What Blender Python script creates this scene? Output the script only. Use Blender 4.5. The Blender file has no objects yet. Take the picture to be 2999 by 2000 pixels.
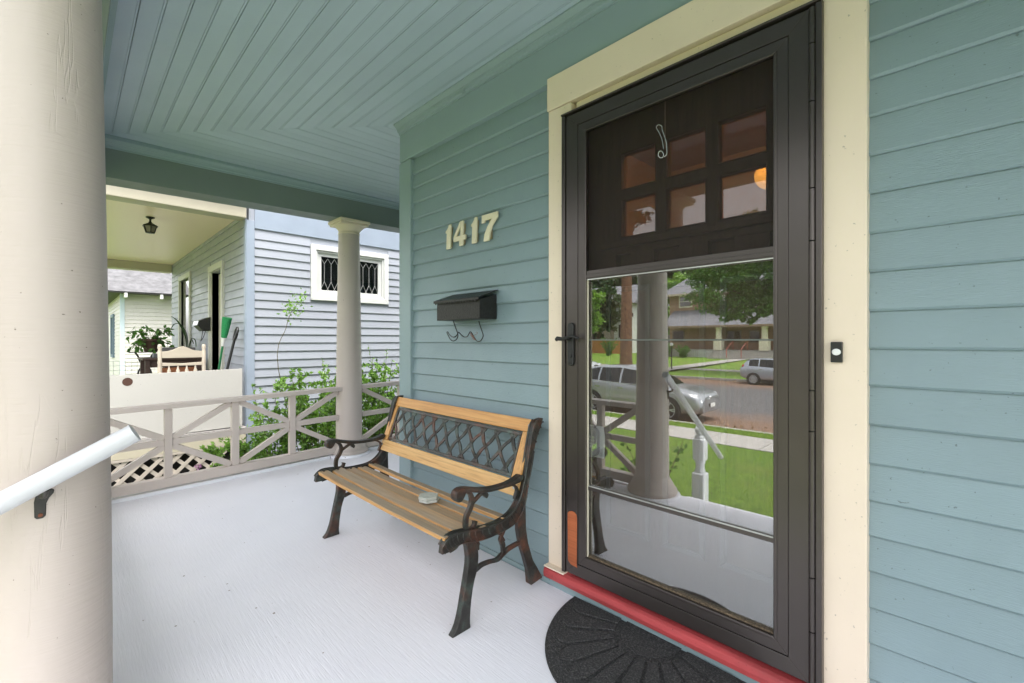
import bpy, bmesh, math, random
from mathutils import Vector, Matrix
random.seed(7)
SC = bpy.context.scene
COL = SC.collection
PI = math.pi
# ---------------------------------------------------------------- camera, sky, sun, exposure
CAM_H = 1.13
F_PX = 1333.0; CX = 1499.5; CY = 996.0
TH = math.atan((CX - 197.6) / F_PX)
cam_d = bpy.data.cameras.new('camera'); cam = bpy.data.objects.new('camera', cam_d); COL.objects.link(cam)
cam.location = (0, 0, CAM_H)
cam.rotation_euler = (PI / 2, 0, PI / 2 - TH)
cam_d.sensor_width = 36; cam_d.lens = 36 * F_PX / 2999
cam_d.shift_y = -4.0 / 2999
cam_d.clip_start = 0.02; cam_d.clip_end = 600
SC.camera = cam
world = bpy.data.worlds.new('World'); SC.world = world; world.use_nodes = True
wn = world.node_tree; bg = wn.nodes['Background']
sky = wn.nodes.new('ShaderNodeTexSky'); sky.sky_type = 'NISHITA'; sky.sun_disc = False
SUN_EL = math.radians(70); SUN_AZ = math.radians(97)      # azimuth from +Y, clockwise
sky.sun_elevation = SUN_EL; sky.sun_rotation = SUN_AZ
sky.air_density = 1.0; sky.dust_density = 3.5; sky.ozone_density = 1.0
hsv = wn.nodes.new('ShaderNodeHueSaturation'); hsv.inputs['Saturation'].default_value = 0.2     # thin bright overcast
wn.links.new(sky.outputs[0], hsv.inputs['Color']); wn.links.new(hsv.outputs[0], bg.inputs[0]); bg.inputs[1].default_value = 0.15
sun_d = bpy.data.lights.new('sun', 'SUN'); sun = bpy.data.objects.new('sun', sun_d); COL.objects.link(sun)
sun_d.energy = 0.9; sun_d.angle = math.radians(20); sun_d.color = (1.0, 0.955, 0.88)
sd = Vector((math.sin(SUN_AZ) * math.cos(SUN_EL), math.cos(SUN_AZ) * math.cos(SUN_EL), math.sin(SUN_EL)))
sun.rotation_euler = sd.to_track_quat('Z', 'Y').to_euler()
SC.view_settings.view_transform = 'Standard'; SC.view_settings.look = 'None'
SC.view_settings.exposure = 2.27; SC.view_settings.gamma = 1.0
SC.render.engine = 'CYCLES'
SC.cycles.use_denoising = True
SC.cycles.max_bounces = 14; SC.cycles.diffuse_bounces = 7; SC.cycles.glossy_bounces = 6
SC.cycles.transparent_max_bounces = 16; SC.cycles.sample_clamp_indirect = 8

# ---------------------------------------------------------------- photo pixel -> place on a known plane
AX = Vector((-math.cos(TH), math.sin(TH), 0)); RT = Vector((math.sin(TH), math.cos(TH), 0))
def ray(px, py): return AX + RT * ((px - CX) / F_PX) + Vector((0, 0, (CY - py) / F_PX))
EYE = Vector((0, 0, CAM_H))
def onX(px, py, x): d = ray(px, py); return EYE + d * (x / d.x)
def onY(px, py, y): d = ray(px, py); return EYE + d * (y / d.y)
def fl(y): return -.008 - .026 * (1.62 - y)                 # the porch floor falls towards the street
def rs(y): return .0237 * (y - .24)                          # so do the rails

# ---------------------------------------------------------------- mesh helpers
class MB:
    def __init__(s): s.v = []; s.f = []; s.sm = []
    def add(s, vs, fs, smooth=False):
        b = len(s.v); s.v += [tuple(p) for p in vs]
        for f in fs: s.f.append([b + i for i in f]); s.sm.append(smooth)
        return s
    def box(s, x0, x1, y0, y1, z0, z1):
        vs = [(x0,y0,z0),(x1,y0,z0),(x1,y1,z0),(x0,y1,z0),(x0,y0,z1),(x1,y0,z1),(x1,y1,z1),(x0,y1,z1)]
        return s.add(vs, [(0,3,2,1),(4,5,6,7),(0,1,5,4),(1,2,6,5),(2,3,7,6),(3,0,4,7)])
    def beam(s, p, q, w, h, up=(0,0,1)):
        p = Vector(p); q = Vector(q); d = (q - p).normalized(); up = Vector(up)
        a = d.cross(up).normalized(); b = a.cross(d).normalized()
        vs = []
        for e in (p, q):
            for i, j in ((-1,-1),(1,-1),(1,1),(-1,1)): vs.append(e + a * (i * w / 2) + b * (j * h / 2))
        return s.add(vs, [(0,1,2,3),(7,6,5,4),(0,4,5,1),(1,5,6,2),(2,6,7,3),(3,7,4,0)])
    def tube(s, pts, r, n=8, cap=True, smooth=True):
        pts = [Vector(p) for p in pts]; m = len(pts)
        rr = r if isinstance(r, (list, tuple)) else [r] * m
        prev = None; vs = []; fs = []
        for i, p in enumerate(pts):
            t = (pts[min(i+1, m-1)] - pts[max(i-1, 0)])
            t = t.normalized() if t.length > 1e-9 else Vector((0,0,1))
            if prev is None:
                a = t.orthogonal().normalized()
            else:
                a = (prev - t * prev.dot(t))
                a = a.normalized() if a.length > 1e-6 else t.orthogonal().normalized()
            prev = a; b = t.cross(a)
            for k in range(n):
                an = 2 * PI * k / n; vs.append(p + (a * math.cos(an) + b * math.sin(an)) * rr[i])
        for i in range(m - 1):
            for k in range(n):
                k2 = (k + 1) % n; fs.append((i*n+k, i*n+k2, (i+1)*n+k2, (i+1)*n+k))
        s.add(vs, fs, smooth)
        if cap:
            s.add([vs[k] for k in range(n)], [tuple(reversed(range(n)))])
            s.add([vs[(m-1)*n+k] for k in range(n)], [tuple(range(n))])
        return s
    def lathe(s, prof, c=(0,0,0), n=24, smooth=True, wob=None):
        vs = []; fs = []; m = len(prof)
        for (r, z) in prof:
            for k in range(n):
                an = 2 * PI * k / n; vs.append((c[0] + r * math.cos(an), c[1] + r * math.sin(an), c[2] + z))
        for i in range(m - 1):
            for k in range(n):
                k2 = (k + 1) % n; fs.append((i*n+k, i*n+k2, (i+1)*n+k2, (i+1)*n+k))
        s.add(vs, fs, smooth)
        s.add(vs[:n], [tuple(reversed(range(n)))]); s.add(vs[-n:], [tuple(range(n))])
        return s
    def prism(s, poly, axis, lo, hi):
        # poly: 2-D outline; axis 0: (y,z) outline, 1: (x,z), 2: (x,y)
        def mk(a, b, c): return (c, a, b) if axis == 0 else ((a, c, b) if axis == 1 else (a, b, c))
        n = len(poly)
        ar = sum(poly[i][0]*poly[(i+1) % n][1] - poly[(i+1) % n][0]*poly[i][1] for i in range(n))
        if ar < 0: poly = list(reversed(poly))
        if axis == 1: poly = list(reversed(poly))
        vs = [mk(a, b, lo) for a, b in poly] + [mk(a, b, hi) for a, b in poly]
        fs = [tuple(reversed(range(n))), tuple(range(n, 2*n))]
        fs += [(i, (i+1) % n, n + (i+1) % n, n + i) for i in range(n)]
        return s.add(vs, fs)
    def ball(s, c, r, n=12, m=8, sq=(1,1,1)):
        prof = [(max(1e-4, r*math.sin(PI*i/m)), -r*math.cos(PI*i/m)) for i in range(m+1)]
        vs = []; fs = []
        for (q, z) in prof:
            for k in range(n):
                an = 2*PI*k/n; vs.append((c[0]+q*math.cos(an)*sq[0], c[1]+q*math.sin(an)*sq[1], c[2]+z*sq[2]))
        for i in range(m):
            for k in range(n):
                k2 = (k+1) % n; fs.append((i*n+k, i*n+k2, (i+1)*n+k2, (i+1)*n+k))
        return s.add(vs, fs, True)
    def mesh(s, name):
        me = bpy.data.meshes.new(name); me.from_pydata(s.v, [], s.f)
        me.polygons.foreach_set('use_smooth', s.sm); me.update(); return me

LOCAL = set()
def link(name, me, mat, parent=None):
    o = bpy.data.objects.new(name, me); COL.objects.link(o)
    if mat is not None and len(me.materials) == 0: me.materials.append(mat)
    if parent is not None:
        o.parent = parent
        if parent.type == 'EMPTY' and parent not in LOCAL: o.matrix_parent_inverse = parent.matrix_basis.inverted()
    return o
def obj(name, mb, mat, parent=None, bevel=0.0, seg=2):
    o = link(name, mb.mesh(name), mat, parent)
    if bevel:
        m = o.modifiers.new('bevel', 'BEVEL'); m.width = bevel; m.segments = seg; m.limit_method = 'ANGLE'; m.angle_limit = math.radians(40)
    return o
def tag(o, label, cat, group=None):
    o['label'] = label; o['category'] = cat
    if group: o['group'] = group
    return o
def struct(o): o['kind'] = 'structure'; return o
def stuff(o): o['kind'] = 'stuff'; return o
def thing(name, label, cat, loc=(0,0,0), rotz=0.0, group=None, local=False):
    o = bpy.data.objects.new(name, None); COL.objects.link(o)
    o.location = loc; o.rotation_euler = (0, 0, rotz); o.empty_display_size = .1
    o.matrix_basis = Matrix.Translation(Vector(loc)) @ Matrix.Rotation(rotz, 4, 'Z')
    if local: LOCAL.add(o)
    return tag(o, label, cat, group)

# ---------------------------------------------------------------- materials
def new_mat(name):
    m = bpy.data.materials.new(name); m.use_nodes = True
    nt = m.node_tree; b = nt.nodes['Principled BSDF']; return m, nt, b
def N(nt, t, **kw):
    n = nt.nodes.new(t)
    for k, v in kw.items():
        if k in n.inputs: n.inputs[k].default_value = v
        else: setattr(n, k, v)
    return n
def coords(nt, scale=(1,1,1), rand=False):
    tc = N(nt, 'ShaderNodeTexCoord'); mp = N(nt, 'ShaderNodeMapping'); mp.inputs['Scale'].default_value = scale
    nt.links.new(tc.outputs['Object'], mp.inputs['Vector'])
    if rand:
        oi = N(nt, 'ShaderNodeObjectInfo'); cb = N(nt, 'ShaderNodeCombineXYZ'); mu = N(nt, 'ShaderNodeMath', operation='MULTIPLY'); mu.inputs[1].default_value = 37.0
        nt.links.new(oi.outputs['Random'], mu.inputs[0]); nt.links.new(mu.outputs[0], cb.inputs[0]); nt.links.new(mu.outputs[0], cb.inputs[1])
        nt.links.new(cb.outputs[0], mp.inputs['Location'])
    return mp.outputs[0]
def ramp(nt, fac, stops):
    r = N(nt, 'ShaderNodeValToRGB'); e = r.color_ramp.elements
    while len(e) < len(stops): e.new(0.5)
    for i, (p, c) in enumerate(stops): e[i].position = p; e[i].color = tuple(c) + ((1,) if len(c) == 3 else ())
    nt.links.new(fac, r.inputs[0]); return r.outputs[0]
def noise(nt, vec, scale, detail=4, rough=.55):
    n = N(nt, 'ShaderNodeTexNoise'); n.inputs['Scale'].default_value = scale; n.inputs['Detail'].default_value = detail; n.inputs['Roughness'].default_value = rough
    nt.links.new(vec, n.inputs['Vector']); return n.outputs[0]
def mixc(nt, fac, a, b, mode='MIX'):
    m = N(nt, 'ShaderNodeMix', data_type='RGBA', blend_type=mode)
    for sock, val in ((m.inputs['Factor'], fac), (m.inputs['A'], a), (m.inputs['B'], b)): pass
    def put(i, val):
        if hasattr(val, 'is_output') and val.is_output: nt.links.new(val, m.inputs[i])
        else: m.inputs[i].default_value = val if not isinstance(val, tuple) else (val + (1,) if len(val) == 3 else val)
    put(0, fac); put(6, a); put(7, b); return m.outputs[2]
def bump(nt, b, height, strength=.3, dist=.01, prev=None):
    n = N(nt, 'ShaderNodeBump'); n.inputs['Strength'].default_value = strength; n.inputs['Distance'].default_value = dist
    nt.links.new(height, n.inputs['Height'])
    if prev is not None: nt.links.new(prev, n.inputs['Normal'])
    nt.links.new(n.outputs[0], b.inputs['Normal']); return n.outputs[0]
def paint(name, col, rough=.5, var=.06, grain=(3,3,3), fine=60, bstr=.15, dirt=0.0, specks=0.0, stretch=None):
    """painted wood: broad colour drift, brush relief, a few specks"""
    m, nt, b = new_mat(name); v = coords(nt, grain, True)
    lo = tuple(c * (1 - var) for c in col); hi = tuple(min(1, c * (1 + var)) for c in col)
    c = ramp(nt, noise(nt, v, 1.3, 5), [(.3, lo), (.7, hi)])
    v2 = coords(nt, stretch or (1,1,1), True)
    if specks:
        sp = noise(nt, coords(nt, (1,1,1), True), 90, 2, .5)
        f = ramp(nt, sp, [(.72, (0,0,0)), (.76, (1,1,1))])
        mul = N(nt, 'ShaderNodeMath', operation='MULTIPLY'); mul.inputs[1].default_value = specks; nt.links.new(f, mul.inputs[0])
        c = mixc(nt, mul.outputs[0], c, tuple(x * .35 for x in col))
    if dirt:
        d = noise(nt, coords(nt, (1,1,.35), True), 3.2, 6, .65)
        f = ramp(nt, d, [(.52, (0,0,0)), (.78, (1,1,1))])
        mul = N(nt, 'ShaderNodeMath', operation='MULTIPLY'); mul.inputs[1].default_value = dirt; nt.links.new(f, mul.inputs[0])
        c = mixc(nt, mul.outputs[0], c, tuple(x * .6 for x in col))
    oi_ = N(nt, 'ShaderNodeObjectInfo'); c = mixc(nt, 1.0, c, ramp(nt, oi_.outputs['Random'], [(0, (.955,.96,.96)), (1, (1.0,1.0,1.0))]), 'MULTIPLY')
    nt.links.new(c, b.inputs['Base Color'])
    nt.links.new(ramp(nt, noise(nt, coords(nt, (1,1,1), True), 5, 4), [(.3, (max(.05, rough-.07),)*3), (.7, (rough+.09,)*3)]), b.inputs['Roughness'])
    p = bump(nt, b, noise(nt, v2, fine, 4, .6), bstr, .004)
    bump(nt, b, noise(nt, coords(nt, (1,1,1), True), 14, 3), bstr * .5, .01, p)
    return m
def plain(name, col, rough=.5, metal=0.0, var=.08, sc=20, bstr=.1):
    m, nt, b = new_mat(name); v = coords(nt, (1,1,1), True)
    c = ramp(nt, noise(nt, v, sc, 4), [(.3, tuple(x*(1-var) for x in col)), (.7, tuple(min(1, x*(1+var)) for x in col))])
    nt.links.new(c, b.inputs['Base Color']); b.inputs['Roughness'].default_value = rough; b.inputs['Metallic'].default_value = metal
    if bstr: bump(nt, b, noise(nt, v, sc * 3, 3), bstr, .004)
    return m
def emis(name, col, s):
    m, nt, b = new_mat(name); b.inputs['Base Color'].default_value = tuple(col) + (1,)
    b.inputs['Emission Color'].default_value = tuple(col) + (1,); b.inputs['Emission Strength'].default_value = s; return m
def glass_mat(name, r0=.1, tint=(.93,.95,.94), gain=.9, dust=0.0):
    m, nt, b = new_mat(name); nt.nodes.remove(b); out = nt.nodes['Material Output']
    lw = N(nt, 'ShaderNodeLayerWeight'); lw.inputs['Blend'].default_value = .5
    pw = N(nt, 'ShaderNodeMath', operation='POWER'); pw.inputs[1].default_value = 5.0; nt.links.new(lw.outputs['Facing'], pw.inputs[0])
    mp = N(nt, 'ShaderNodeMath', operation='MULTIPLY_ADD'); mp.inputs[1].default_value = gain; mp.inputs[2].default_value = r0; nt.links.new(pw.outputs[0], mp.inputs[0])
    tr = N(nt, 'ShaderNodeBsdfTransparent'); tr.inputs[0].default_value = tint + (1,)
    gl = N(nt, 'ShaderNodeBsdfGlossy'); gl.inputs['Roughness'].default_value = 0.0; gl.inputs['Color'].default_value = (1,1,1,1)
    mx = N(nt, 'ShaderNodeMixShader'); nt.links.new(mp.outputs[0], mx.inputs[0]); nt.links.new(tr.outputs[0], mx.inputs[1]); nt.links.new(gl.outputs[0], mx.inputs[2])
    if dust:
        df = N(nt, 'ShaderNodeBsdfDiffuse'); df.inputs[0].default_value = (.75,.73,.68,1)
        dn = ramp(nt, noise(nt, coords(nt, (1,1,.6)), 7, 6, .7), [(.38, (dust*.25,)*3), (.75, (dust,)*3)])
        m2 = N(nt, 'ShaderNodeMixShader'); nt.links.new(dn, m2.inputs[0]); nt.links.new(mx.outputs[0], m2.inputs[1]); nt.links.new(df.outputs[0], m2.inputs[2]); mx = m2
    nt.links.new(mx.outputs[0], out.inputs[0]); return m
def screen_mat(name, cover=.55, col=(.02,.02,.02)):
    m, nt, b = new_mat(name); out = nt.nodes['Material Output']
    b.inputs['Base Color'].default_value = col + (1,); b.inputs['Roughness'].default_value = .6
    tr = N(nt, 'ShaderNodeBsdfTransparent'); mx = N(nt, 'ShaderNodeMixShader'); mx.inputs[0].default_value = cover
    nt.links.new(tr.outputs[0], mx.inputs[1]); nt.links.new(b.outputs[0], mx.inputs[2]); nt.links.new(mx.outputs[0], out.inputs[0]); return m
def leaf_mat(name, dark, light, trans=.35, rough=.45):
    m, nt, b = new_mat(name); out = nt.nodes['Material Output']
    g = N(nt, 'ShaderNodeNewGeometry')
    c = ramp(nt, g.outputs['Random Per Island'], [(0, dark), (.5, tuple((a+b2)/2 for a, b2 in zip(dark, light))), (1, light)])
    c2 = mixc(nt, ramp(nt, noise(nt, coords(nt), 2.2, 3), [(.35, (0,0,0)), (.7, (1,1,1))]), c, tuple(x*1.35 for x in light), 'MIX')
    mm = N(nt, 'ShaderNodeMix', data_type='RGBA'); mm.inputs[0].default_value = .3; nt.links.new(c, mm.inputs[6]); nt.links.new(c2, mm.inputs[7])
    nt.links.new(mm.outputs[2], b.inputs['Base Color']); b.inputs['Roughness'].default_value = rough
    tl = N(nt, 'ShaderNodeBsdfTranslucent'); br = mixc(nt, 1.0, mm.outputs[2], (1.3, 1.5, .6), 'MULTIPLY'); nt.links.new(br, tl.inputs[0])
    mx = N(nt, 'ShaderNodeMixShader'); mx.inputs[0].default_value = trans
    nt.links.new(b.outputs[0], mx.inputs[1]); nt.links.new(tl.outputs[0], mx.inputs[2]); nt.links.new(mx.outputs[0], out.inputs[0]); return m
def wood(name, lo, hi, gray=None, axis=0, gray_amt=.0, rough=.6):
    """grain along one axis; gray = weathered tops"""
    sc = [22, 22, 22]; sc[axis] = 1.1
    m, nt, b = new_mat(name); v = coords(nt, tuple(sc), True)
    n1 = noise(nt, v, 3.0, 6, .65); c = ramp(nt, n1, [(.3, lo), (.5, tuple((a+b2)/2 for a, b2 in zip(lo, hi))), (.72, hi)])
    sc2 = [60, 60, 60]; sc2[axis] = 2.0
    n2 = noise(nt, coords(nt, tuple(sc2), True), 2.0, 3, .6)
    c = mixc(nt, ramp(nt, n2, [(.52, (0,0,0)), (.78, (.75,.75,.75))]), c, tuple(x*.45 for x in lo))
    if gray:
        g = noise(nt, coords(nt, tuple(x*.35 for x in sc), True), 2.0, 5, .6)
        ge = N(nt, 'ShaderNodeNewGeometry'); sp = N(nt, 'ShaderNodeSeparateXYZ'); nt.links.new(ge.outputs['Normal'], sp.inputs[0])
        up = N(nt, 'ShaderNodeMath', operation='MULTIPLY'); up.use_clamp = True
        nt.links.new(sp.outputs[2], up.inputs[0]); nt.links.new(ramp(nt, g, [(.3, (gray_amt*.45,)*3), (.62, (gray_amt,)*3)]), up.inputs[1])
        c = mixc(nt, up.outputs[0], c, ramp(nt, n1, [(.3, tuple(x*.72 for x in gray)), (.7, gray)]))
    nt.links.new(c, b.inputs['Base Color']); b.inputs['Roughness'].default_value = rough
    bump(nt, b, n2, .25, .004); return m
def lap_mat(name, col, step, rough=.6, var=.06):
    m = paint(name, col, rough, var); return m
M = {}
TEAL = (.215, .292, .318)
M['siding'] = paint('teal siding paint', TEAL, .36, .06, (.6,2,2), 26, .3, dirt=.14, specks=.7, stretch=(1.6,16,16))
M['trim_teal'] = paint('teal trim paint', (.245, .328, .348), .4, .05, (1,1,1), 40, .1, specks=.5)
M['ceiling'] = paint('ceiling paint', (.395, .485, .56), .45, .05, (1,1,1), 40, .1, specks=.35)
M['beam'] = paint('beam paint', (.165, .205, .195), .5, .05, (1,1,1), 30, .12, specks=.7)
M['gap'] = plain('dark gap', (.03,.035,.03), .9, 0, .1)
M['cream'] = paint('cream trim paint', (.77, .645, .515), .42, .05, (1,1,1), 30, .12, dirt=.12, specks=.6, stretch=(9,9,1.2))
M['column'] = None
M['rail'] = paint('beige rail paint', (.56, .485, .435), .5, .06, (1,1,1), 40, .2, dirt=.15)
M['bronze'] = plain('dark bronze aluminium', (.092,.079,.074), .33, .8, .05, 5, .02)
M['bronze_dark'] = plain('black seal', (.012,.012,.012), .5, 0, .1)
M['silver_edge'] = plain('silver glazing edge', (.55,.55,.52), .3, .6, .05)
M['sill'] = paint('worn red paint', (.37,.047,.050), .5, .34, (2,14,14), 40, .5, dirt=.75, specks=.8, stretch=(3,25,25))
M['black_iron'] = plain('black painted metal', (.02,.02,.02), .42, .2, .25, 60, .2)
M['white_pipe'] = plain('white plastic rail', (.54,.545,.565), .35, 0, .03)
M['white_paint'] = paint('white gloss paint', (.78,.79,.81), .35, .03)
def column_mat():
    m, nt, b = new_mat('flaking column paint'); v = coords(nt, (1,1,1))
    c = ramp(nt, noise(nt, coords(nt, (1,1,.5)), 2.0, 5), [(.3, (.465,.40,.36)), (.7, (.515,.445,.40))])
    crn = noise(nt, coords(nt, (9,9,.55)), 1.6, 5, .5)
    crack = ramp(nt, crn, [(.492, (1,1,1)), (.499, (0,0,0)), (.501, (0,0,0)), (.512, (.75,.75,.75))])
    mask = ramp(nt, noise(nt, coords(nt, (2,2,1.6)), 2.6, 3), [(.515, (0,0,0)), (.555, (1,1,1))])
    inv = N(nt, 'ShaderNodeMath', operation='MAXIMUM'); 
    im = N(nt, 'ShaderNodeMath', operation='SUBTRACT'); im.inputs[0].default_value = 1.0; nt.links.new(mask, im.inputs[1])
    nt.links.new(crack, inv.inputs[0]); nt.links.new(im.outputs[0], inv.inputs[1])
    ring = noise(nt, coords(nt, (1.2,1.2,30)), 4.0, 4, .6)
    sp = ramp(nt, noise(nt, v, 70, 2), [(.74, (1,1,1)), (.77, (.35,.33,.3))])
    c = mixc(nt, 1.0, c, sp, 'MULTIPLY')
    nt.links.new(c, b.inputs['Base Color']); b.inputs['Roughness'].default_value = .48
    p = bump(nt, b, ring, .22, .006); p = bump(nt, b, inv.outputs[0], .36, .003, p); bump(nt, b, noise(nt, v, 9, 4), .18, .01, p); return m
M['column'] = column_mat()
def floor_mat():
    m, nt, b = new_mat('white painted plywood')
    c = ramp(nt, noise(nt, coords(nt, (1,1,1)), 1.6, 5), [(.3, (.80,.79,.845)), (.7, (.86,.85,.90))])
    g1 = noise(nt, coords(nt, (3.6,45,1)), 2.2, 5, .65); g2 = noise(nt, coords(nt, (7,130,1)), 1.6, 3, .6)
    wor = ramp(nt, g1, [(.62, (1,1,1)), (.78, (.92,.92,.925))])
    c = mixc(nt, 1.0, c, wor, 'MULTIPLY')
    dots = ramp(nt, noise(nt, coords(nt), 42, 1, .3), [(.80, (1,1,1)), (.825, (.35,.29,.25))])
    c = mixc(nt, 1.0, c, dots, 'MULTIPLY')
    nt.links.new(c, b.inputs['Base Color'])
    nt.links.new(ramp(nt, noise(nt, coords(nt), 3, 4), [(.3, (.36,)*3), (.7, (.52,)*3)]), b.inputs['Roughness'])
    p = bump(nt, b, g1, .30, .004); p = bump(nt, b, g2, .32, .003, p); bump(nt, b, noise(nt, coords(nt), 1.2, 3), .2, .03, p); return m
M['floor'] = floor_mat()
D = 1.62
# ================================================================= the house with the porch
house = thing('porch_house', 'teal clapboard house with cream door casing and white-floored front porch', 'house', (-.3, 4.5, -.85))
XC = -2.72                                   # the house corner
DOOR = (-1.30, -.30, .10, 2.14)              # opening in the wall
w = MB()
w.box(-2.715, DOOR[0], 1.650, 1.80, -.9, 2.9); w.box(DOOR[1], 3.2, 1.650, 1.80, -.9, 2.9)
w.box(DOOR[0], DOOR[1], 1.650, 1.80, DOOR[3], 2.9); w.box(DOOR[0], DOOR[1], 1.650, 1.80, -.9, .05)
w.box(-2.715, -2.60, 1.80, 7.5, -.9, 5.0); w.box(3.05, 3.2, 1.80, 7.5, -.9, 5.0); w.box(-2.60, 3.05, 7.35, 7.5, -.9, 5.0)
w.box(-2.60, 3.05, 1.650, 1.80, 2.9, 5.0)
wall = obj('wall', w, M['siding'], house)
def clapboard(x0, x1, h, proud=.016):
    mb = MB(); n = 7; vs = []; fs = []
    for i in range(n + 1):
        x = x0 + (x1 - x0) * i / n
        wv = random.uniform(-.0007, .0007)
        vs += [(x, D + wv, random.uniform(-.0008,.0008)), (x, D + proud + wv, h + .006), (x, D + proud + .012, h + .006), (x, D + proud + .012, 0)]
        zz = vs[-4][2]; vs[-4] = (x, D + wv, zz + .0065); vs.append((x, D + wv + .0065, zz))
    for i in range(n):
        a = i*5; b2 = a + 5
        fs += [(a, b2, b2+1, a+1), (a+1, b2+1, b2+2, a+2), (a+4, a+3, b2+3, b2+4), (a+4, b2+4, b2, a), (a+2, b2+2, b2+3, a+3)]
    fs += [(0,1,2,3,4), (n*5+4, n*5+3, n*5+2, n*5+1, n*5)]
    fs = [tuple(reversed(f)) for f in fs]
    return mb.add(vs, fs)
zr = [2.30,2.19,2.083,1.976,1.869,1.762,1.652,1.545,1.431,1.322,1.212,1.106,1.0,.889,.779,.674,.575,.474,.372,.271,.17,.07,-.03]
zl = [2.324,2.216,2.126,2.023,1.919,1.82,1.717,1.619,1.524,1.416,1.32,1.216,1.113,1.012,.91,.807,.705,.602,.50,.40,.30,.20,.10,.0,-.06]
for zs, (xa, xb) in ((zl, (-2.60, -1.39)), (zr, (-.222, 3.1))):
    for i in range(1, len(zs)):
        h = zs[i-1] - zs[i]
        o = obj('siding_board', clapboard(xa, xb, h), M['siding'], wall); o.location = (0, random.uniform(-.0012,.0012), zs[i]); o.rotation_euler = (0, random.uniform(-.0004,.0004), 0)
# trims on the facade
obj('corner_board', MB().box(XC, -2.594, 1.604, 1.66, -.03, 2.318).box(XC-.018, XC-.0005, 1.607, 1.75, -.03, 2.318), M['trim_teal'], house, .003)
obj('frieze_board', MB().box(XC, 3.1, 1.600, 1.66, 2.3215, 2.60), M['trim_teal'], house, .003)
obj('base_board', MB().box(-1.39, -.222, 1.606, 1.66, -.05, .049).box(-2.6,-1.39,1.612,1.66,-.05,.012).box(-.222,3.1,1.612,1.66,-.05,.012), M['trim_teal'], house, .002)
# crown along the facade and the beams
def crown(y, z):   # profile in (out, z): out is away from the wall
    return [(0, z-.062), (.006, z-.062), (.008, z-.05), (.016, z-.046), (.020, z-.034), (.021,z-.031),(.0245,z-.0305), (.027,z-.024),(.040, z-.013), (.046, z-.008), (.046, z+.02), (0, z+.02)]
ZC = 2.567
def ceil_z(y): return ZC + .012 * (y - 1.6) * .8
prof = [(1.600 - a, z) for a, z in crown(0, ZC)]
obj('crown_moulding', MB().prism(prof, 0, XC + .0, 3.1), M['trim_teal'], house)
BX0, BX1 = -4.50, -4.285        # end beam
def shear(mb, k=.017, y0=1.0):
    mb.v = [(x, y, z + k * (y - y0)) for x, y, z in mb.v]; return mb
bm_ = MB(); nseg = 10
for i in range(nseg):
    pass
bm_.box(BX0, BX1, -.105, 7.4, 2.291, 2.75)
obj('end_beam', shear(bm_), M['beam'], house, .003)
obj('front_beam', MB().box(BX1 + .0025, 3.2, -.105, .105, 2.275, 2.75), M['beam'], house, .003)
prof = [(BX1 + a, z) for a, z in crown(0, 2.558)]
obj('crown_moulding', shear(MB().prism([(a, b) for a, b in prof], 1, .105, 7.3), .010, 1.4), M['trim_teal'], house)
prof = [(.105 + a, z) for a, z in crown(0, 2.55)]
obj('crown_moulding', MB().prism(prof, 0, BX1, 3.1), M['trim_teal'], house)
# beadboard ceiling, mitred at the corner
ceil = obj('porch_ceiling', MB().box(BX0 + .02, 3.15, -.08, 1.66, 2.592, 2.61).box(BX0 + .02, XC + .03, 1.665, 7.4, 2.592, 2.61), M['gap'], house)
MX0, MY0, MX1, MY1 = -4.31, .14, -2.735, 1.572
def mx(y): return MX0 + (y - MY0) * (MX1 - MX0) / (MY1 - MY0)
def bead(a, wd):     # cross-section across the board: (across, depth) depth down negative
    return [(a+.0013, .010), (a+.0013, -.003), (a+wd-.0106, -.003), (a+wd-.0104, .002), (a+wd-.0090, .002), (a+wd-.0088, -.003), (a+wd-.0013, -.003), (a+wd-.0013, .010)]
nb = 18; wb = (MY1 - MY0 + .04) / nb
def ceil_board(along_x, i):
    if along_x:
        pr = bead(MY0 - .0 + i*wb, wb); vs = []
        for (a, d) in pr: vs.append((mx(a), a, ZC + .003 + d))
        joint = 3.15
        for (a, d) in pr: vs.append((joint, a, ZC + .003 + d))
    else:
        wx = (MX1 - MX0 + .044) / nb
        pr = bead(MX0 + i*wx, wx); vs = []
        for (a, d) in pr:
            y = MY0 + (a - MX0) * (MY1 - MY0) / (MX1 - MX0); vs.append((a, y, ZC + .003 + d))
        for (a, d) in pr: vs.append((a, 7.3, ZC + .003 + d))
    n = len(pr); fs = [tuple(reversed(range(n))), tuple(range(n, 2*n))] + [(k, (k+1) % n, n+(k+1) % n, n+k) for k in range(n)]
    if not along_x: fs = [tuple(reversed(f)) for f in fs]
    fs = [tuple(reversed(f)) for f in fs]
    return MB().add(vs, fs)
for i in range(nb):
    for ax in (True, False):
        o = obj('ceiling_board', ceil_board(ax, i), M['ceiling'], ceil); o.location = (0, 0, random.uniform(-.0009, .0009))
# roof over it all
obj('porch_roof', MB().box(-4.72, 3.6, -.55, 1.63, 2.77, 2.95).box(-4.72, XC - .02, 1.632, 8, 2.77, 2.95), plain('roof shingle', (.10,.10,.105), .9), house)
obj('main_roof', MB().prism([(1.1, 5.0), (8.0, 5.0), (4.5, 6.6)], 0, -3.1, 3.6), plain('main roof shingle', (.11,.11,.115), .9), house)
obj('fascia', MB().box(-4.74, 3.62, -.58, -.552, 2.70, 2.97), M['white_paint'], house)
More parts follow.
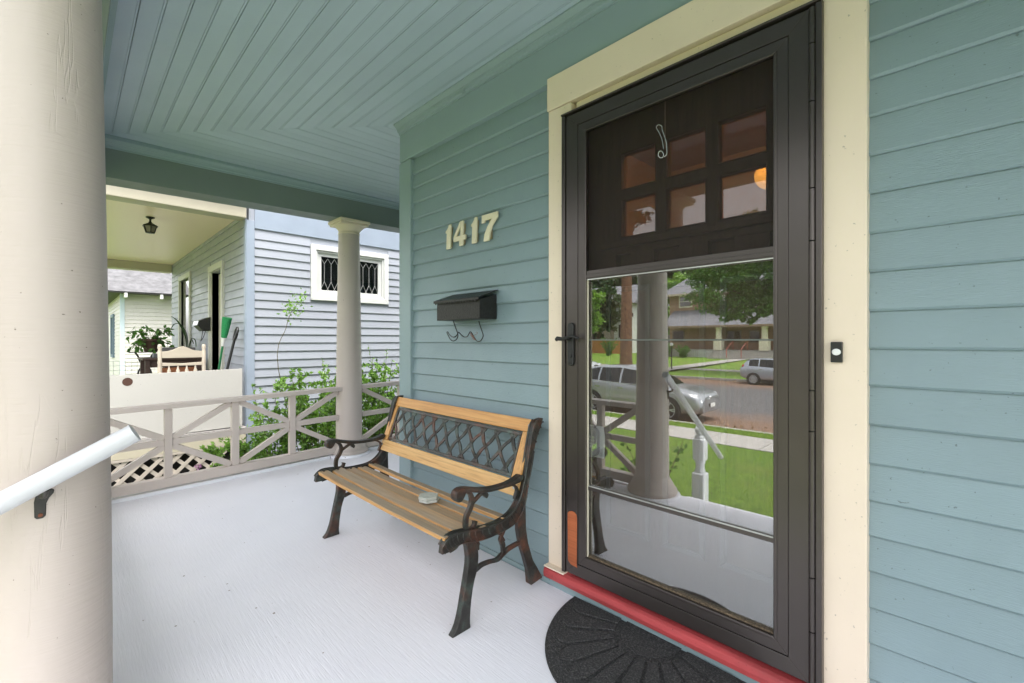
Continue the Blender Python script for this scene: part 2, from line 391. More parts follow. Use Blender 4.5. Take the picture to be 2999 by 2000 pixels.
# floor
def floor_sheet():
    mb = MB(); vs = []; fs = []
    ys = [-.16, 0, .4, .8, 1.2, 1.606]; 
    for (x0, x1, ya) in ((-4.46, 3.2, ys), (-4.46, XC - .022, [1.606, 2.4, 3.4, 5, 7.4])):
        for j in range(len(ya) - 1):
            y0, y1 = ya[j], ya[j+1]; b = len(vs)
            vs += [(x0,y0,fl(y0)),(x1,y0,fl(y0)),(x1,y1,fl(y1)),(x0,y1,fl(y1)),(x0,y0,fl(y0)-.03),(x1,y0,fl(y0)-.03),(x1,y1,fl(y1)-.03),(x0,y1,fl(y1)-.03)]
            fs += [(b,b+1,b+2,b+3),(b+7,b+6,b+5,b+4),(b,b+4,b+5,b+1),(b+1,b+5,b+6,b+2),(b+2,b+6,b+7,b+3),(b+3,b+7,b+4,b)]
    return mb.add(vs, fs)
pf = obj('porch_floor', floor_sheet(), M['floor'], house)
cb = MB()
cb.v = []; 
def curb(y0, y1):
    q = MB().box(-4.455, -4.335, y0, y1, -.03, .026); q.v = [(x, y, z + fl(y)) for x, y, z in q.v]; return q
obj('floor_edge', curb(-.13, 1.80), M['white_paint'], pf, .004)
obj('floor_edge', curb(2.17, 7.3), M['white_paint'], pf, .004)
q = MB().box(-4.30, -1.95, -.15, -.06, -.03, .018); q.v = [(x, y, z + fl(y)) for x, y, z in q.v]
obj('floor_edge', q, M['white_paint'], pf, .004)
obj('porch_skirt', MB().box(-4.44, -1.725, -.13, -.10, -.95, -.085).box(-4.44, -4.41, -.098, 7.3, -.95, -.11), paint('skirt paint', (.5,.45,.4), .6), house)
# steps down to the walk
st = obj('front_steps', MB().box(-1.72, 1.6, -.60, -.165, -.95, -.235).box(-1.72, 1.6, -.95, -.602, -.95, -.415).box(-1.72, 1.6, -1.30, -.952, -.99, -.60), M['white_paint'], house, .006)
for k, (y0, z) in enumerate(((-.165, -.075),)): pass
for y0, y1, z in ((-.62, -.17, -.234), (-.97, -.615, -.414), (-1.32, -.965, -.599)):
    for j in range(3):
        wy = (y1 - y0) / 3
        obj('step_board', MB().box(-1.74, 1.62, y0 + j*wy + .003, y0 + (j+1)*wy - .003, z, z + .028), M['floor'], st, .004)
# ----------------------------------------------------------------- door surround
cas = obj('door_casing', MB().box(-1.385, -1.252, 1.588, 1.66, .1008, 2.181).box(-.318, -.2155, 1.588, 1.66, .052, 2.181), M['cream'], house, .003)
obj('head_casing', MB().box(-1.391, -.2095, 1.584, 1.66, 2.184, 2.335), M['cream'], cas, .003)
obj('head_stop', MB().box(-1.243, -.318, 1.612, 1.66, 2.118, 2.183), M['cream'], cas, .002)
obj('jamb', MB().box(-1.30, -1.268, 1.662, 1.80, .1, 2.14).box(-.332, -.30, 1.662, 1.80, .1, 2.14).box(-1.268,-.332,1.662,1.80,2.10,2.14), M['cream'], cas)
thr = obj('threshold', MB().prism([(1.552, .055), (1.548, .075), (1.552, .094), (1.565, .1005), (1.80, .118), (1.80, .051), (1.60, .051)], 0, -1.384, -.21), M['sill'], house, .004)
obj('casing_foot', MB().box(-1.3835, -1.27, 1.553, 1.600, .1003, .106), M['cream'], thr, .001)
# ----------------------------------------------------------------- storm door
GL, GR, GB, GT = -1.170, -.437, .199, 2.026      # glazed opening
DL, DR, DB, DT = -1.268, -.350, .112, 2.112      # leaf
FY = 1.572
def frame_ring(o, i, y0, y1):    # o, i = (l,r,b,t); four mitred bars from outer to inner outline
    l,r,b,t = o; L,R,B,T = i; mb = MB()
    P = lambda x, z, y: (x, y, z)
    O = [(l,b),(r,b),(r,t),(l,t)]; I = [(L,B),(R,B),(R,T),(L,T)]
    for k in range(4):
        k2 = (k+1) % 4
        vs = [P(*O[k],y0),P(*O[k2],y0),P(*I[k2],y0),P(*I[k],y0),P(*O[k],y1),P(*O[k2],y1),P(*I[k2],y1),P(*I[k],y1)]
        mb.add(vs, [(0,1,2,3),(7,6,5,4),(0,4,5,1),(1,5,6,2),(2,6,7,3),(3,7,4,0)])
    return mb
leaf = frame_ring((DL,DR,DB,DT), (GL-.036, GR+.033, GB-.036, GT+.034), FY, FY+.036)
leaf2 = frame_ring((GL-.0345, GR+.0315, GB-.0345, GT+.0325), (GL, GR, GB, GT), FY+.0025, FY+.036)
leaf.add(leaf2.v, leaf2.f)
sd_ = obj('storm_door', leaf, M['bronze'], house, .0012)
obj('glazing_bead', frame_ring((GL-.002, GR+.002, GB-.002, GT+.002), (GL+.009, GR-.009, GB+.009, GT-.009), FY-.001, FY+.012), M['bronze'], sd_, .003)
obj('door_frame', MB().box(-1.290, -1.271, FY-.006, 1.60, .108, 2.118).box(-.333, -.3165, FY-.006, 1.60, .10, 2.118).box(-1.290, -.3165, FY-.012, 1.60, 2.1185, 2.126), M['bronze'], sd_, .002)
for z0, z1 in ((.115,.27),(.2735,.43),(.4335,.86),(.8635,.98),(.9835,1.42),(1.4235,1.575),(1.5785,1.83),(1.8335,2.00),(2.0035,2.108)):
    obj('hinge_barrel', MB().lathe([(.0078,0),(.0078,z1-z0)], (-.3415, FY-.004, z0), 14), M['bronze'], sd_)
obj('seal', MB().box(-.3495,-.334,FY+.004,1.60,.112,2.11), M['bronze_dark'], sd_)
MRB, MRT = 1.389, 1.424
mr = MB().box(GL+.005, GR-.005, FY+.004, FY+.024, MRB, MRT).box(GL+.005, GR-.005, FY+.001, FY+.0035, MRB+.004, MRB+.018)
obj('meeting_rail', mr, M['bronze'], sd_, .0015)
obj('rail_edge', MB().box(GL+.006, GR-.006, FY+.006, FY+.011, MRB-.0045, MRB-.0006), M['silver_edge'], sd_)
GY = FY + .020
glassM = glass_mat('storm glass', .185, dust=.016)
def pane(x0, x1, z0, z1, y, th=.003): return MB().box(x0, x1, y, y+th, z0, z1)
obj('glass_pane', pane(GL+.006, GR-.006, GB+.006, MRB-.005, GY), glassM, sd_)
obj('pane_edge', MB().box(GL+.006, GR-.006, FY+.0155, FY+.0185, 1.128, 1.1335), plain('glass edge', (.11,.12,.11), .3), sd_)
obj('screen', pane(GL+.006, GR-.006, MRT+.0005, GT-.006, FY+.016, .001), screen_mat('insect screen', .36, (.014,.009,.006)), sd_)
obj('glass_rail', MB().box(GL+.002, GR-.002, FY+.009, FY+.018, .494, .509), M['bronze'], sd_, .001)
obj('rail_edge', MB().box(GL+.003, GR-.003, FY+.0085, FY+.0165, .5096, .512), M['silver_edge'], sd_)
obj('glazing_strip', MB().box(GL+.0095, GL+.0145, FY+.006, FY+.014, GB+.012, MRB-.006), paint('pale glazing strip', (.5,.46,.36), .5), sd_)
obj('dirt_sill', MB().box(GL+.010, GR-.010, FY+.010, FY+.036, GB+.0095, GB+.016), plain('gritty dirt', (.11,.08,.05), .95, 0, .7, 140, .6), sd_)
# lever handle
hp = MB(); 
poly = [(-.0165*math.cos(a) , (-.079 if math.sin(a) < 0 else .079) + .015*math.sin(a)) for a in [PI*2*k/24 for k in range(24)]]
hp.prism([(-1.2375 + a, 1.112 + b) for a, b in poly], 1, FY-.010, FY-.0005)
hd = obj('handle_plate', hp, M['black_iron'], sd_, .003)
lev = [(-1.292,1.534,1.132),(-1.284,1.532,1.1375),(-1.272,1.532,1.136),(-1.255,1.534,1.1345),(-1.237,1.534,1.139),(-1.215,1.532,1.147),(-1.195,1.532,1.146),(-1.178,1.534,1.139),(-1.170,1.536,1.1365)]
obj('lever', MB().tube(lev, [.0085,.0095,.009,.0075,.0075,.0065,.006,.0055,.005], 10).tube([(-1.237,1.534,1.139),(-1.237,1.572,1.139)], .009, 10), M['black_iron'], sd_)
obj('lock_cylinder', MB().tube([(-1.2375,FY-.0105,1.062),(-1.2375,FY-.015,1.062)], .008, 12).box(-1.239,-1.236,FY-.0165,FY-.014,1.028,1.036), M['black_iron'], sd_)
rp = MB().prism([(-1.258,.372),(-1.250,.381),(-1.236,.386),(-1.220,.384),(-1.210,.376),(-1.207,.36),(-1.209,.162),(-1.206,.15),(-1.240,.153),(-1.256,.166)], 1, FY-.0025, FY-.0004)
obj('primer_patch', rp, wood('orange bare patch', (.30,.07,.02), (.46,.13,.045), axis=0), sd_)['label'] = 'rust orange scraped patch on lower corner'
# ----------------------------------------------------------------- main door behind
MY = 1.715
md_m = wood('dark stained wood', (.055,.030,.019), (.10,.058,.038), axis=2, rough=.6)
md_m.node_tree.nodes['Principled BSDF'].inputs['Specular IOR Level'].default_value = .2
LX = [(-1.082,-.914),(-.876,-.711),(-.672,-.503)]; LZ = [(1.776,1.938),(1.570,1.738)]
mdm = MB()
def bars(mb, y0, y1):
    xs = [-1.262] + [v for p in LX for v in p] + [-.338]
    for i in range(0, len(xs), 2): mb.box(xs[i], xs[i+1], y0, y1, .125, 2.098)
    for (a, b2) in LX: mb.box(a, b2, y0, y1, LZ[0][1], 2.098).box(a, b2, y0, y1, LZ[1][1], LZ[0][0]).box(a, b2, y0, y1, .125, LZ[1][0])
bars(mdm, MY, MY+.045)
md = obj('main_door', mdm, md_m, house)
lite_m = glass_mat('door lite glass', .29, (.8,.78,.72))
for (a, b2) in LX:
    for (c, d) in LZ:
        lt = obj('door_lite', pane(a-.004, b2+.004, c-.004, d+.004, MY+.020), lite_m, md)
        fr = frame_ring((a-.001,b2+.001,c-.001,d+.001), (a+.005,b2-.005,c+.005,d-.005), MY-.004, MY+.012)
        obj('lite_moulding', fr, md_m, md, .002)
obj('dentil_shelf', MB().box(-1.165, -.465, MY-.055, MY-.0005, 1.522, 1.545).box(-1.155, -.475, MY-.035, MY-.0005, 1.494, 1.5215), md_m, md, .002)
for x0, x1 in ((-1.150,-1.08),(-1.01,-.905),(-.80,-.69),(-.60,-.485)):
    obj('dentil_block', MB().box(x0, x1, MY-.040, MY-.0005, 1.43, 1.4935), md_m, md, .002)
for x0, x1 in ((-1.152,-.94),(-.885,-.715),(-.66,-.43)):
    pm = frame_ring((x0,x1,.30,1.36),(x0+.022,x1-.022,.322,1.338), MY-.010, MY-.0005)
    obj('panel_moulding', pm, wood('panel edge', (.05,.034,.026), (.085,.062,.05), axis=2, rough=.35), md, .004)
# hallway behind the lites
hall = MB().box(-2.0, .6, 3.9, 3.95, 0, 2.7).box(-2.05,-2.0,1.80,3.95,0,2.7).box(.6,.65,1.80,3.95,0,2.7).box(-2.05,.65,1.81,3.95,2.65,2.7).box(-2.05,.65,1.81,3.95,.03,.06)
obj('hallway', hall, paint('warm hall wall', (.42,.25,.13), .7), house)
# ================================================================= things on the porch
lp = onY(2256, 512, 3.0)
g = thing('hall_lamp', 'warm glowing globe lamp in the hallway seen through the door lites', 'lamp', (lp.x, lp.y, 2.65))
obj('globe', MB().ball(lp, .085, 20, 14), emis('warm lamp glass', (1.0,.50,.09), .62), g)
hl = bpy.data.lights.new('hall_fill_light', 'POINT'); hl.energy = 17; hl.color = (1,.62,.30); hl.shadow_soft_size = .08  # added fill light for the hall, out of sight and apart from the globe
hlo = bpy.data.objects.new('light', hl); COL.objects.link(hlo); hlo.parent = g; hlo.matrix_parent_inverse = g.matrix_basis.inverted(); hlo.location = (-.8, 2.15, 2.5)
obj('stem', MB().tube([(lp.x,lp.y,2.655),(lp.x,lp.y,lp.z+.08)], .01, 8), M['black_iron'], g)
# columns
def column(x, y, label, beam_z, rough_seed=0):
    z0 = fl(y)
    t = thing('porch_column', label, 'column', (x, y, z0), 0, 'round porch columns')
    top = beam_z - z0
    prof = []
    for k in range(25):
        u = k / 24; z = .135 + u * (top - .135 - .118)
        r = .124 - .003*u - .026 * max(0, u - .12)**1.35
        prof.append((r, z))
    obj('shaft', MB().lathe([(p[0], p[1]) for p in prof], (x, y, z0), 48), M['column'], t)
    obj('base', MB().lathe([(.205,-.004),(.205,.014),(.198,.020)], (x, y, z0), 40), M['floor'], t)
    obj('base_moulding', MB().lathe([(.180,.0185),(.184,.035),(.180,.056),(.166,.062),(.164,.075),(.152,.098),(.138,.118),(.128,.134),(.1245,.15)], (x, y, z0), 48), M['column'], t)
    zt = z0 + top
    cp = obj('capital', MB().lathe([(.0965,-.135),(.1035,-.130),(.1035,-.122),(.0985,-.119),(.0985,-.104),(.105,-.092),(.118,-.074),(.135,-.058),(.140,-.052)], (x, y, zt), 40), M['cream_col'], t)
    obj('abacus', MB().box(x-.140,x+.140,y-.140,y+.140,zt-.0515,zt-.030).box(x-.152,x+.152,y-.152,y+.152,zt-.0295,zt-.001), M['cream_col'], t, .006)
    return t
M['cream_col'] = paint('cream capital paint', (.68,.59,.46), .5, .05)
column(-1.75, -.030, 'large round beige column with flaking paint carrying a white handrail bracket', 2.275)
column(-4.385, 2.01, 'slender round beige column standing between the two railing sections at porch end', 2.291 + .017*1.0)
column(-4.385, -.005, 'round beige column at the outer porch corner where both railings meet', 2.285)
# railings
def star_panel(t, along, c, a, b, zf, w=.042, base=0.0):
    """one star bay from a to b along the run; zf(s) gives the slope"""
    def P(s, z): return (c, s, z + zf(s)) if along == 'y' else (s, c, z + zf(s))
    m = (a + b) / 2; zb, zm, zt = base + .068, base + .337, base + .600
    obj('post', MB().beam(P(m, zb-.0), P(m, zt), .050, .052, (1,0,0)), M['rail'], t, .002)
    for s0, s1 in ((a, m-.027), (m+.027, b)):
        obj('middle_rail', MB().beam(P(s0, zm), P(s1, zm), .040, .046), M['rail'], t, .002)
        q = 1 if s0 == a else -1
        e = s0 if q == 1 else s1; i2 = s1 if q == 1 else s0
        obj('diagonal', MB().beam(P(e + q*.005, zt-.012), P(i2 - q*.0, zm + .030), .036, .045), M['rail'], t, .002)
        obj('diagonal', MB().beam(P(e + q*.005, zb+.012), P(i2 - q*.0, zm - .030), .036, .045), M['rail'], t, .002)
def railing(name_label, along, c, bays, a, b, zf, posts, group, base=0.0):
    loc = (c, (a+b)/2, fl((a+b)/2)) if along == 'y' else ((a+b)/2, c, fl(c))
    t = thing('porch_railing', name_label, 'railing', loc, 0, group)
    def P(s, z): return (c, s, z + zf(s)) if along == 'y' else (s, c, z + zf(s))
    obj('top_rail', MB().beam(P(a, base+.616), P(b, base+.616), .105, .036), M['rail'], t, .004)
    obj('bottom_rail', MB().beam(P(a, base+.034), P(b, base+.034), .075, .068), M['rail'], t, .004)
    for s in posts: obj('post', MB().beam(P(s, base+.0685), P(s, base+.5975), .054, .054, (1,0,0)), M['rail'], t, .002)
    for x0, x1 in bays: star_panel(t, along, c, x0, x1, zf, base=base)
    return t
railing('beige star pattern railing between the corner column and slender column at porch end', 'y', -4.365, ((.13,.98),(1.034,1.89)), .11, 1.955, rs, (1.007,), 'star pattern porch railings')
railing('beige star pattern railing beyond the slender column beside the house corner', 'y', -4.365, ((2.13,3.02),(3.075,3.97)), 2.07, 4.0, rs, (3.047,), 'star pattern porch railings')
railing('beige star pattern railing along the porch front beside the steps', 'x', -.03, ((-4.27,-3.46),(-3.41,-2.62),(-2.57,-1.87)), -4.29, -1.80, lambda s: 0.0, (-3.435,-2.595), 'star pattern porch railings', base=fl(0)+.045)
# newel post and handrail
U = Vector((-1.562, .128, .885)); L = Vector((-1.80, -1.495, -.04)); dr = (U - L).normalized()
t = thing('handrail', 'white round handrail running from the big column down the porch steps', 'handrail', (-1.62, -.6, .45))
obj('pipe', MB().tube([L, L + (U-L)*.33, L + (U-L)*.66, U], .0245, 24, True), M['white_pipe'], t, .0015)
bp = U + (L - U) * (.128 + .045) / (.128 + 1.495)
br = MB()
br.prism([(-.04+a*.68, b*.68) for a, b in ((-.016,-.075),(-.010,-.083),(.006,-.083),(.014,-.075),(.015,-.030),(.022,-.012),(.034,.004),(.036,.016),(.026,.022),(.014,.014),(.0,.016),(-.012,.006),(-.017,-.02))], 0, 0, .007)
pz = bp.z - .044
br.v = [(-1.75 + .116 + x, bp.y + y + .037, pz + z) for x, y, z in br.v]
bo = obj('bracket', br, plain('chipped black iron', (.03,.028,.026), .35, .3, .4, 40, .25), t, .002)
obj('bracket_arm', MB().tube([(-1.634+.006, bp.y+.0, pz-.0), (-1.60, bp.y+.004, pz+.005), (bp.x-.004, bp.y+.006, bp.z-.03), (bp.x, bp.y+.006, bp.z-.02)], [.008,.007,.007,.009], 10), bo.data.materials[0], t)
obj('screw', MB().tube([(-1.627, bp.y-.003, pz-.047),(-1.624, bp.y-.003, pz-.047)], .0045, 10), plain('rusty screw', (.18,.06,.03), .7, .3, .3), t)
nx, ny = -1.925, -1.30
t = thing('newel_post', 'white turned newel post at the foot of the porch steps', 'post', (nx, ny, -.98))
obj('post', MB().box(nx-.062,nx+.062,ny-.062,ny+.062,-.98,-.18).box(nx-.056,nx+.056,ny-.056,ny+.056,-.06,.16), M['white_paint'], t, .014, 3)
obj('turning', MB().lathe([(.040,-.18),(.052,-.165),(.042,-.14),(.040,-.10),(.052,-.075),(.045,-.0605)], (nx,ny,0), 20), M['white_paint'], t)
obj('finial', MB().lathe([(.050,.161),(.055,.175),(.036,.19),(.034,.20),(.050,.225),(.052,.245),(.040,.268),(.018,.283),(.004,.288)], (nx,ny,0), 20), M['white_paint'], t)
# ----------------------------------------------------------------- bench
iron = plain('weathered cast iron', (.028,.026,.023), .45, .35, .5, 45, .35)
def iron_mat(gain=1.0):
    m, nt, b = new_mat('patinated cast iron'); v = coords(nt, (1,1,1))
    c = ramp(nt, noise(nt, v, 16, 6, .7), [(p_, tuple(x*gain for x in c_)) for p_, c_ in ((.30, (.016,.015,.014)), (.5, (.032,.030,.026)), (.62, (.05,.065,.055)), (.75, (.075,.105,.09)))])
    ru = ramp(nt, noise(nt, coords(nt), 9, 5, .65), [(.49, (0,0,0)), (.68, (.85,.85,.85))])
    c = mixc(nt, ru, c, (.13,.052,.03))
    nt.links.new(c, b.inputs['Base Color']); b.inputs['Metallic'].default_value = .25; b.inputs['Roughness'].default_value = .42
    bump(nt, b, noise(nt, v, 120, 4, .6), .35, .003); return m
iron = iron_mat()
bench = thing('garden_bench', 'weathered wood slat bench with black cast iron arms against the teal wall', 'bench', (-2.03, 1.30, fl(1.3)))
XR = -1.41
def bz(x, y): p = onX(1280 + x*.4462, 1200 + y*.4462, XR); return (p.y, p.z)
def smooth_closed(pts, it=1):
    for _ in range(it):
        out = []
        n = len(pts)
        for i in range(n):
            a = pts[i]; b = pts[(i+1) % n]
            out += [(a[0]*.78+b[0]*.22, a[1]*.78+b[1]*.22), (a[0]*.22+b[0]*.78, a[1]*.22+b[1]*.78)]
        pts = out
    return pts
def ribbon(path, wd):      # polygon around a 2-D path with widths
    Lp = []; Rp = []; n = len(path)
    for i, (x, y) in enumerate(path):
        x0, y0 = path[max(0,i-1)]; x1, y1 = path[min(n-1,i+1)]
        dx, dy = x1-x0, y1-y0; l = math.hypot(dx, dy) or 1
        ww = (wd[i] if isinstance(wd, (list,tuple)) else wd) / 2
        Lp.append((x - dy/l*ww, y + dx/l*ww)); Rp.append((x + dy/l*ww, y - dx/l*ww))
    return Lp + list(reversed(Rp))
def dense(path, k=4):      # Catmull-Rom
    out = []; n = len(path)
    for i in range(n-1):
        p0 = path[max(0,i-1)]; p1 = path[i]; p2 = path[i+1]; p3 = path[min(n-1,i+2)]
        for j in range(k):
            u = j / k
            out.append(tuple(.5*((2*p1[d]) + (-p0[d]+p2[d])*u + (2*p0[d]-5*p1[d]+4*p2[d]-p3[d])*u*u + (-p0[d]+3*p1[d]-3*p2[d]+p3[d])*u**3) for d in range(len(p1))))
    out.append(path[-1]); return out
rim_top = [(45,905),(70,862),(110,827),(170,806),(230,796),(300,785),(360,765),(430,735),(490,690),(535,625),(565,540),(590,420),(608,300),(624,200),(640,115),(662,70),(700,55)]
rim_bot = [(40,957),(90,938),(130,912),(152,886),(200,872),(260,866),(330,846),(400,816),(460,786),(512,752),(545,712),(572,660),(588,600),(602,500),(622,400),(642,280),(664,185),(688,112),(703,60)]
poly_rim = dense(rim_top, 3) + list(reversed(dense(rim_bot, 3)))
poly_back = [(545,712),(594,600),(597,780),(611,880),(642,990),(682,1062),(706,1106),(632,1158),(617,1148),(609,1060),(588,980),(560,890),(546,800)]
poly_front = [(200,874),(268,866),(284,940),(279,1040),(250,1150),(233,1280),(226,1400),(233,1441),(180,1490),(122,1531),(104,1516),(140,1450),(165,1350),(185,1220),(205,1100),(218,1000),(211,930)]
poly_arm = [(124,585),(129,550),(155,522),(200,512),(290,520),(380,512),(460,490),(520,460),(562,425),(578,440),(560,475),(500,503),(420,527),(350,545),(300,549),(240,546),(200,540),(190,570),(170,607),(148,614),(130,602)]
members = [('arm_post', ribbon(dense([(205,535),(240,562),(250,610),(234,665),(214,710),(209,770),(214,800)]), 27)),
           ('arm_brace', ribbon(dense([(246,628),(280,590),(318,550)]), 19) ),
           ('scroll', ribbon(dense([(222,792),(250,786),(266,765),(270,738)]), [20]*11+[26,26])),
           ('arm_brace', ribbon(dense([(505,498),(536,510),(546,535),(538,570),(532,596)]), 15)),
           ('stretcher', ribbon(dense([(268,1068),(310,1032),(360,1010),(415,995),(445,965),(490,922),(560,882)]), 26)),
           ('drop_ornament', ribbon(dense([(495,758),(462,798),(440,850),(452,895),(456,960)]), [14]*5+[18]*4+[30]*4+[22]*4)),
           ('arm_brace', ribbon(dense([(420,818),(445,840),(460,870)]), 14)),
           ('scroll', ribbon(dense([(272,862),(286,890),(288,930)]), [26]*5+[14]*4)),
           ('scroll', ribbon(dense([(316,556),(330,552),(340,566),(332,580)]), 26))]
DX = -1.262
def frame(side):
    off = 0.0 if side == 0 else DX
    x1 = XR + off; lab = 'side_frame'
    def pr(poly, lo, hi): 
        return MB().prism([bz(*p) for p in poly], 0, lo, hi)
    lo, hi = (x1-.042, x1) if side == 0 else (x1-.010, x1+.034)
    sf = obj('side_frame', pr(poly_rim, lo+.010, hi-.006), iron, bench, .002)
    # raised lips along the rim and a vine between them
    def to3(path, x, r, nm):
        return obj(nm, MB().tube([(x,)+bz(*p) for p in path], r, 8), iron, sf)
    for xx in ((hi-.006, lo+.010)):
        to3(dense(rim_top[:-1],3), xx, .0052, 'rim'); to3(dense(rim_bot[1:-3],3), xx, .004, 'rim')
    tp = dense(rim_top, 6); bt = dense(rim_bot, 6)
    if side == 0:
        vine = MB(); npt = 26
        for k in range(npt):
            u = (k + .5) / npt
            i = min(len(tp)-1, int(u*(len(tp)-1))); j = min(len(bt)-1, int(u*(len(bt)-1)))
            a, b = tp[i], bt[j]; l = math.hypot(a[0]-b[0], a[1]-b[1])
            if l < 24: continue
            pts = []
            for q in range(9):
                v = .2 + .62*q/8; ang = v*3.2 + 1.2
                cxx = a[0] + (b[0]-a[0])*v + 9*math.sin(ang*2); cyy = a[1] + (b[1]-a[1])*v + 9*math.cos(ang*2)
                pts.append((hi-.0065,) + bz(cxx, cyy))
            vine.tube(pts, [.002,.0034,.004,.004,.0036,.003,.003,.0036,.004], 6)
        obj('vine_relief', vine, iron, sf)
    obj('rear_leg', pr(poly_back, lo+.006, hi-.010), iron, bench, .004)
    obj('front_leg', pr(smooth_closed(poly_front), lo+.004, hi-.008), iron, bench, .004)
    obj('armrest', pr(smooth_closed(poly_arm), lo+.002, hi-.002), iron, bench, .006, 3)
    for nm, po in members: obj(nm, pr(po, lo+.012, hi-.014), iron, sf, .004)
frame(0); frame(1)
slat_m = wood('weathered slat wood', (.46,.23,.075), (.64,.37,.14), (.40,.315,.225), 0, 1.0)
rail_m = wood('orange varnished wood', (.50,.22,.06), (.66,.36,.12), None, 0, 0, .45)
stile_m = wood('orange varnished stile', (.50,.23,.06), (.64,.36,.13), None, 2, 0, .45)
SL = [(1.030,1.084,.374),(1.112,1.168,.370),(1.192,1.244,.360),(1.266,1.317,.355),(1.336,1.386,.362)]
bolt_m = plain('rusty bolt', (.05,.04,.035), .6, .5)
for i, (y0, y1, z) in enumerate(SL):
    mb = MB(); n = 8; xa, xb = -2.648, -1.424; vs = []; fs = []
    for k in range(n+1):
        x = xa + (xb-xa)*k/n; sag = -.006*math.sin(PI*k/n) + random.uniform(-.0008,.0008)
        ta = (0, .010, .002, -.002, -.008)[i]
        vs += [(x,y0,z-.018+sag-ta/2),(x,y1,z-.018+sag+ta/2),(x,y1,z+sag+ta/2),(x,y0,z+sag-ta/2)]
    for k in range(n):
        a = 4*k; b = a+4
        fs += [(a,b,b+1,a+1),(a+1,b+1,b+2,a+2),(a+2,b+2,b+3,a+3),(a+3,b+3,b,a)]
    fs += [(0,1,2,3),(4*n+3,4*n+2,4*n+1,4*n)]; fs = [tuple(reversed(f)) for f in fs]
    s_ = obj('seat_slat', mb.add(vs, fs), slat_m, bench, .003)
    for xx in (-2.630, -1.446): obj('bolt', MB().tube([(xx,(y0+y1)/2,z-.002),(xx,(y0+y1)/2,z+.002)], .006, 10), bolt_m, s_)
# the back
def BK(x, v, d=0.0):      # v: height along the tilted back, d: out of it towards the sitter
    y0, z0, y1, z1 = 1.432, .432, 1.556, .757
    l = math.hypot(y1-y0, z1-z0); uy, uz = (y1-y0)/l, (z1-z0)/l
    return (x, y0 + uy*v - uz*d, z0 + uz*v + uy*d)
def slab(mb, x0, x1, v0, v1, d0, d1):
    vs = [BK(x,v,d) for d in (d0,d1) for x, v in ((x0,v0),(x1,v0),(x1,v1),(x0,v1))]
    return mb.add(vs, [(0,3,2,1),(4,5,6,7),(0,1,5,4),(1,2,6,5),(2,3,7,6),(3,0,4,7)])
BH = math.hypot(.124, .325)
obj('top_rail', slab(MB(), -2.668, -1.436, BH-.060, BH, -.011, .011), rail_m, bench, .003)
obj('lower_rail', slab(MB(), -2.668, -1.436, 0, .068, -.011, .011), wood('paler varnished wood', (.56,.30,.10), (.74,.47,.20), None, 0, 0, .5), bench, .003)
for x0, x1 in ((-2.668,-2.618),(-1.490,-1.436)): obj('stile', slab(MB(), x0, x1, .0685, BH-.0605, -.010, .010), stile_m, bench, .003)
for xx in (-2.65,-1.455):
    for vv in (.035, BH-.03): obj('bolt', MB().tube([BK(xx,vv,.0105), BK(xx,vv,.014)], .008, 12), plain('steel bolt', (.35,.33,.3), .4, .8), bench)
iron_p = iron_mat(1.5)
panel = obj('back_panel', slab(slab(slab(slab(MB(), -2.612,-1.496,.074,.090,-.006,.006), -2.612,-1.496,BH-.082,BH-.066,-.006,.006), -2.612,-2.600,.0905,BH-.0825,-.006,.006), -1.508,-1.496,.0905,BH-.0825,-.006,.006), iron_p, bench, .002)
va, vb = .082, BH-.074; hgt = vb - va
nbar = 11; x0p, x1p = -2.606, -1.502; lean = .155
for fam in (0, 1):
    for k in range(-1, nbar):
        xb0 = x0p + (x1p-x0p)*(k+.45)/(nbar-.9)
        pts = []
        for q in range(13):
            u = q/12; s_ = u + (.06 if fam else -.06)*math.sin(PI*u)
            x = xb0 + (lean*s_ if fam == 0 else lean*(1-s_))
            if x0p <= x <= x1p: pts.append((x, va + hgt*u, u))
        if len(pts) < 4: continue
        mb = MB(); vs = []; fs = []
        for (x, v, u) in pts:
            wv = .004*math.sin(u*PI*4 + (PI if (k % 2) else 0) + (PI if fam else 0))
            for dx_, d in ((-.0118, wv-.004),(.0118, wv-.004),(.0118, wv+.003),(-.0118, wv+.003)): vs.append(BK(x+dx_, v, d))
        for q in range(len(pts)-1):
            a = 4*q; b = a+4; fs += [(a,a+1,b+1,b),(a+1,a+2,b+2,b+1),(a+2,a+3,b+3,b+2),(a+3,a,b,b+3)]
        obj('lattice_bar', mb.add(vs, fs), iron_p, panel, .0015)
# stone tiles on the seat
stone = plain('pale grey stone', (.46,.47,.42), .8, 0, .12, 40, .3)
def hexagon(cx, cy, r, rot, z0, z1, sq=1.0):
    return MB().prism([(cx + r*math.cos(rot+PI/3*k), cy + sq*r*math.sin(rot+PI/3*k)) for k in range(6)], 2, z0, z1)
c = onX(1281, 1475, -1.80); 
px_, py_ = -1.835, 1.238
tag(obj('stone_tile', hexagon(px_, py_, .050, .22, .3625, .3745), stone, None, .002), 'lower grey hexagonal stone tile lying on the bench slats', 'stone tile')
tag(obj('stone_tile', hexagon(px_-.004, py_-.002, .050, .30, .3752, .3885), stone, None, .002), 'upper grey hexagonal stone tile on top of another tile', 'stone tile')
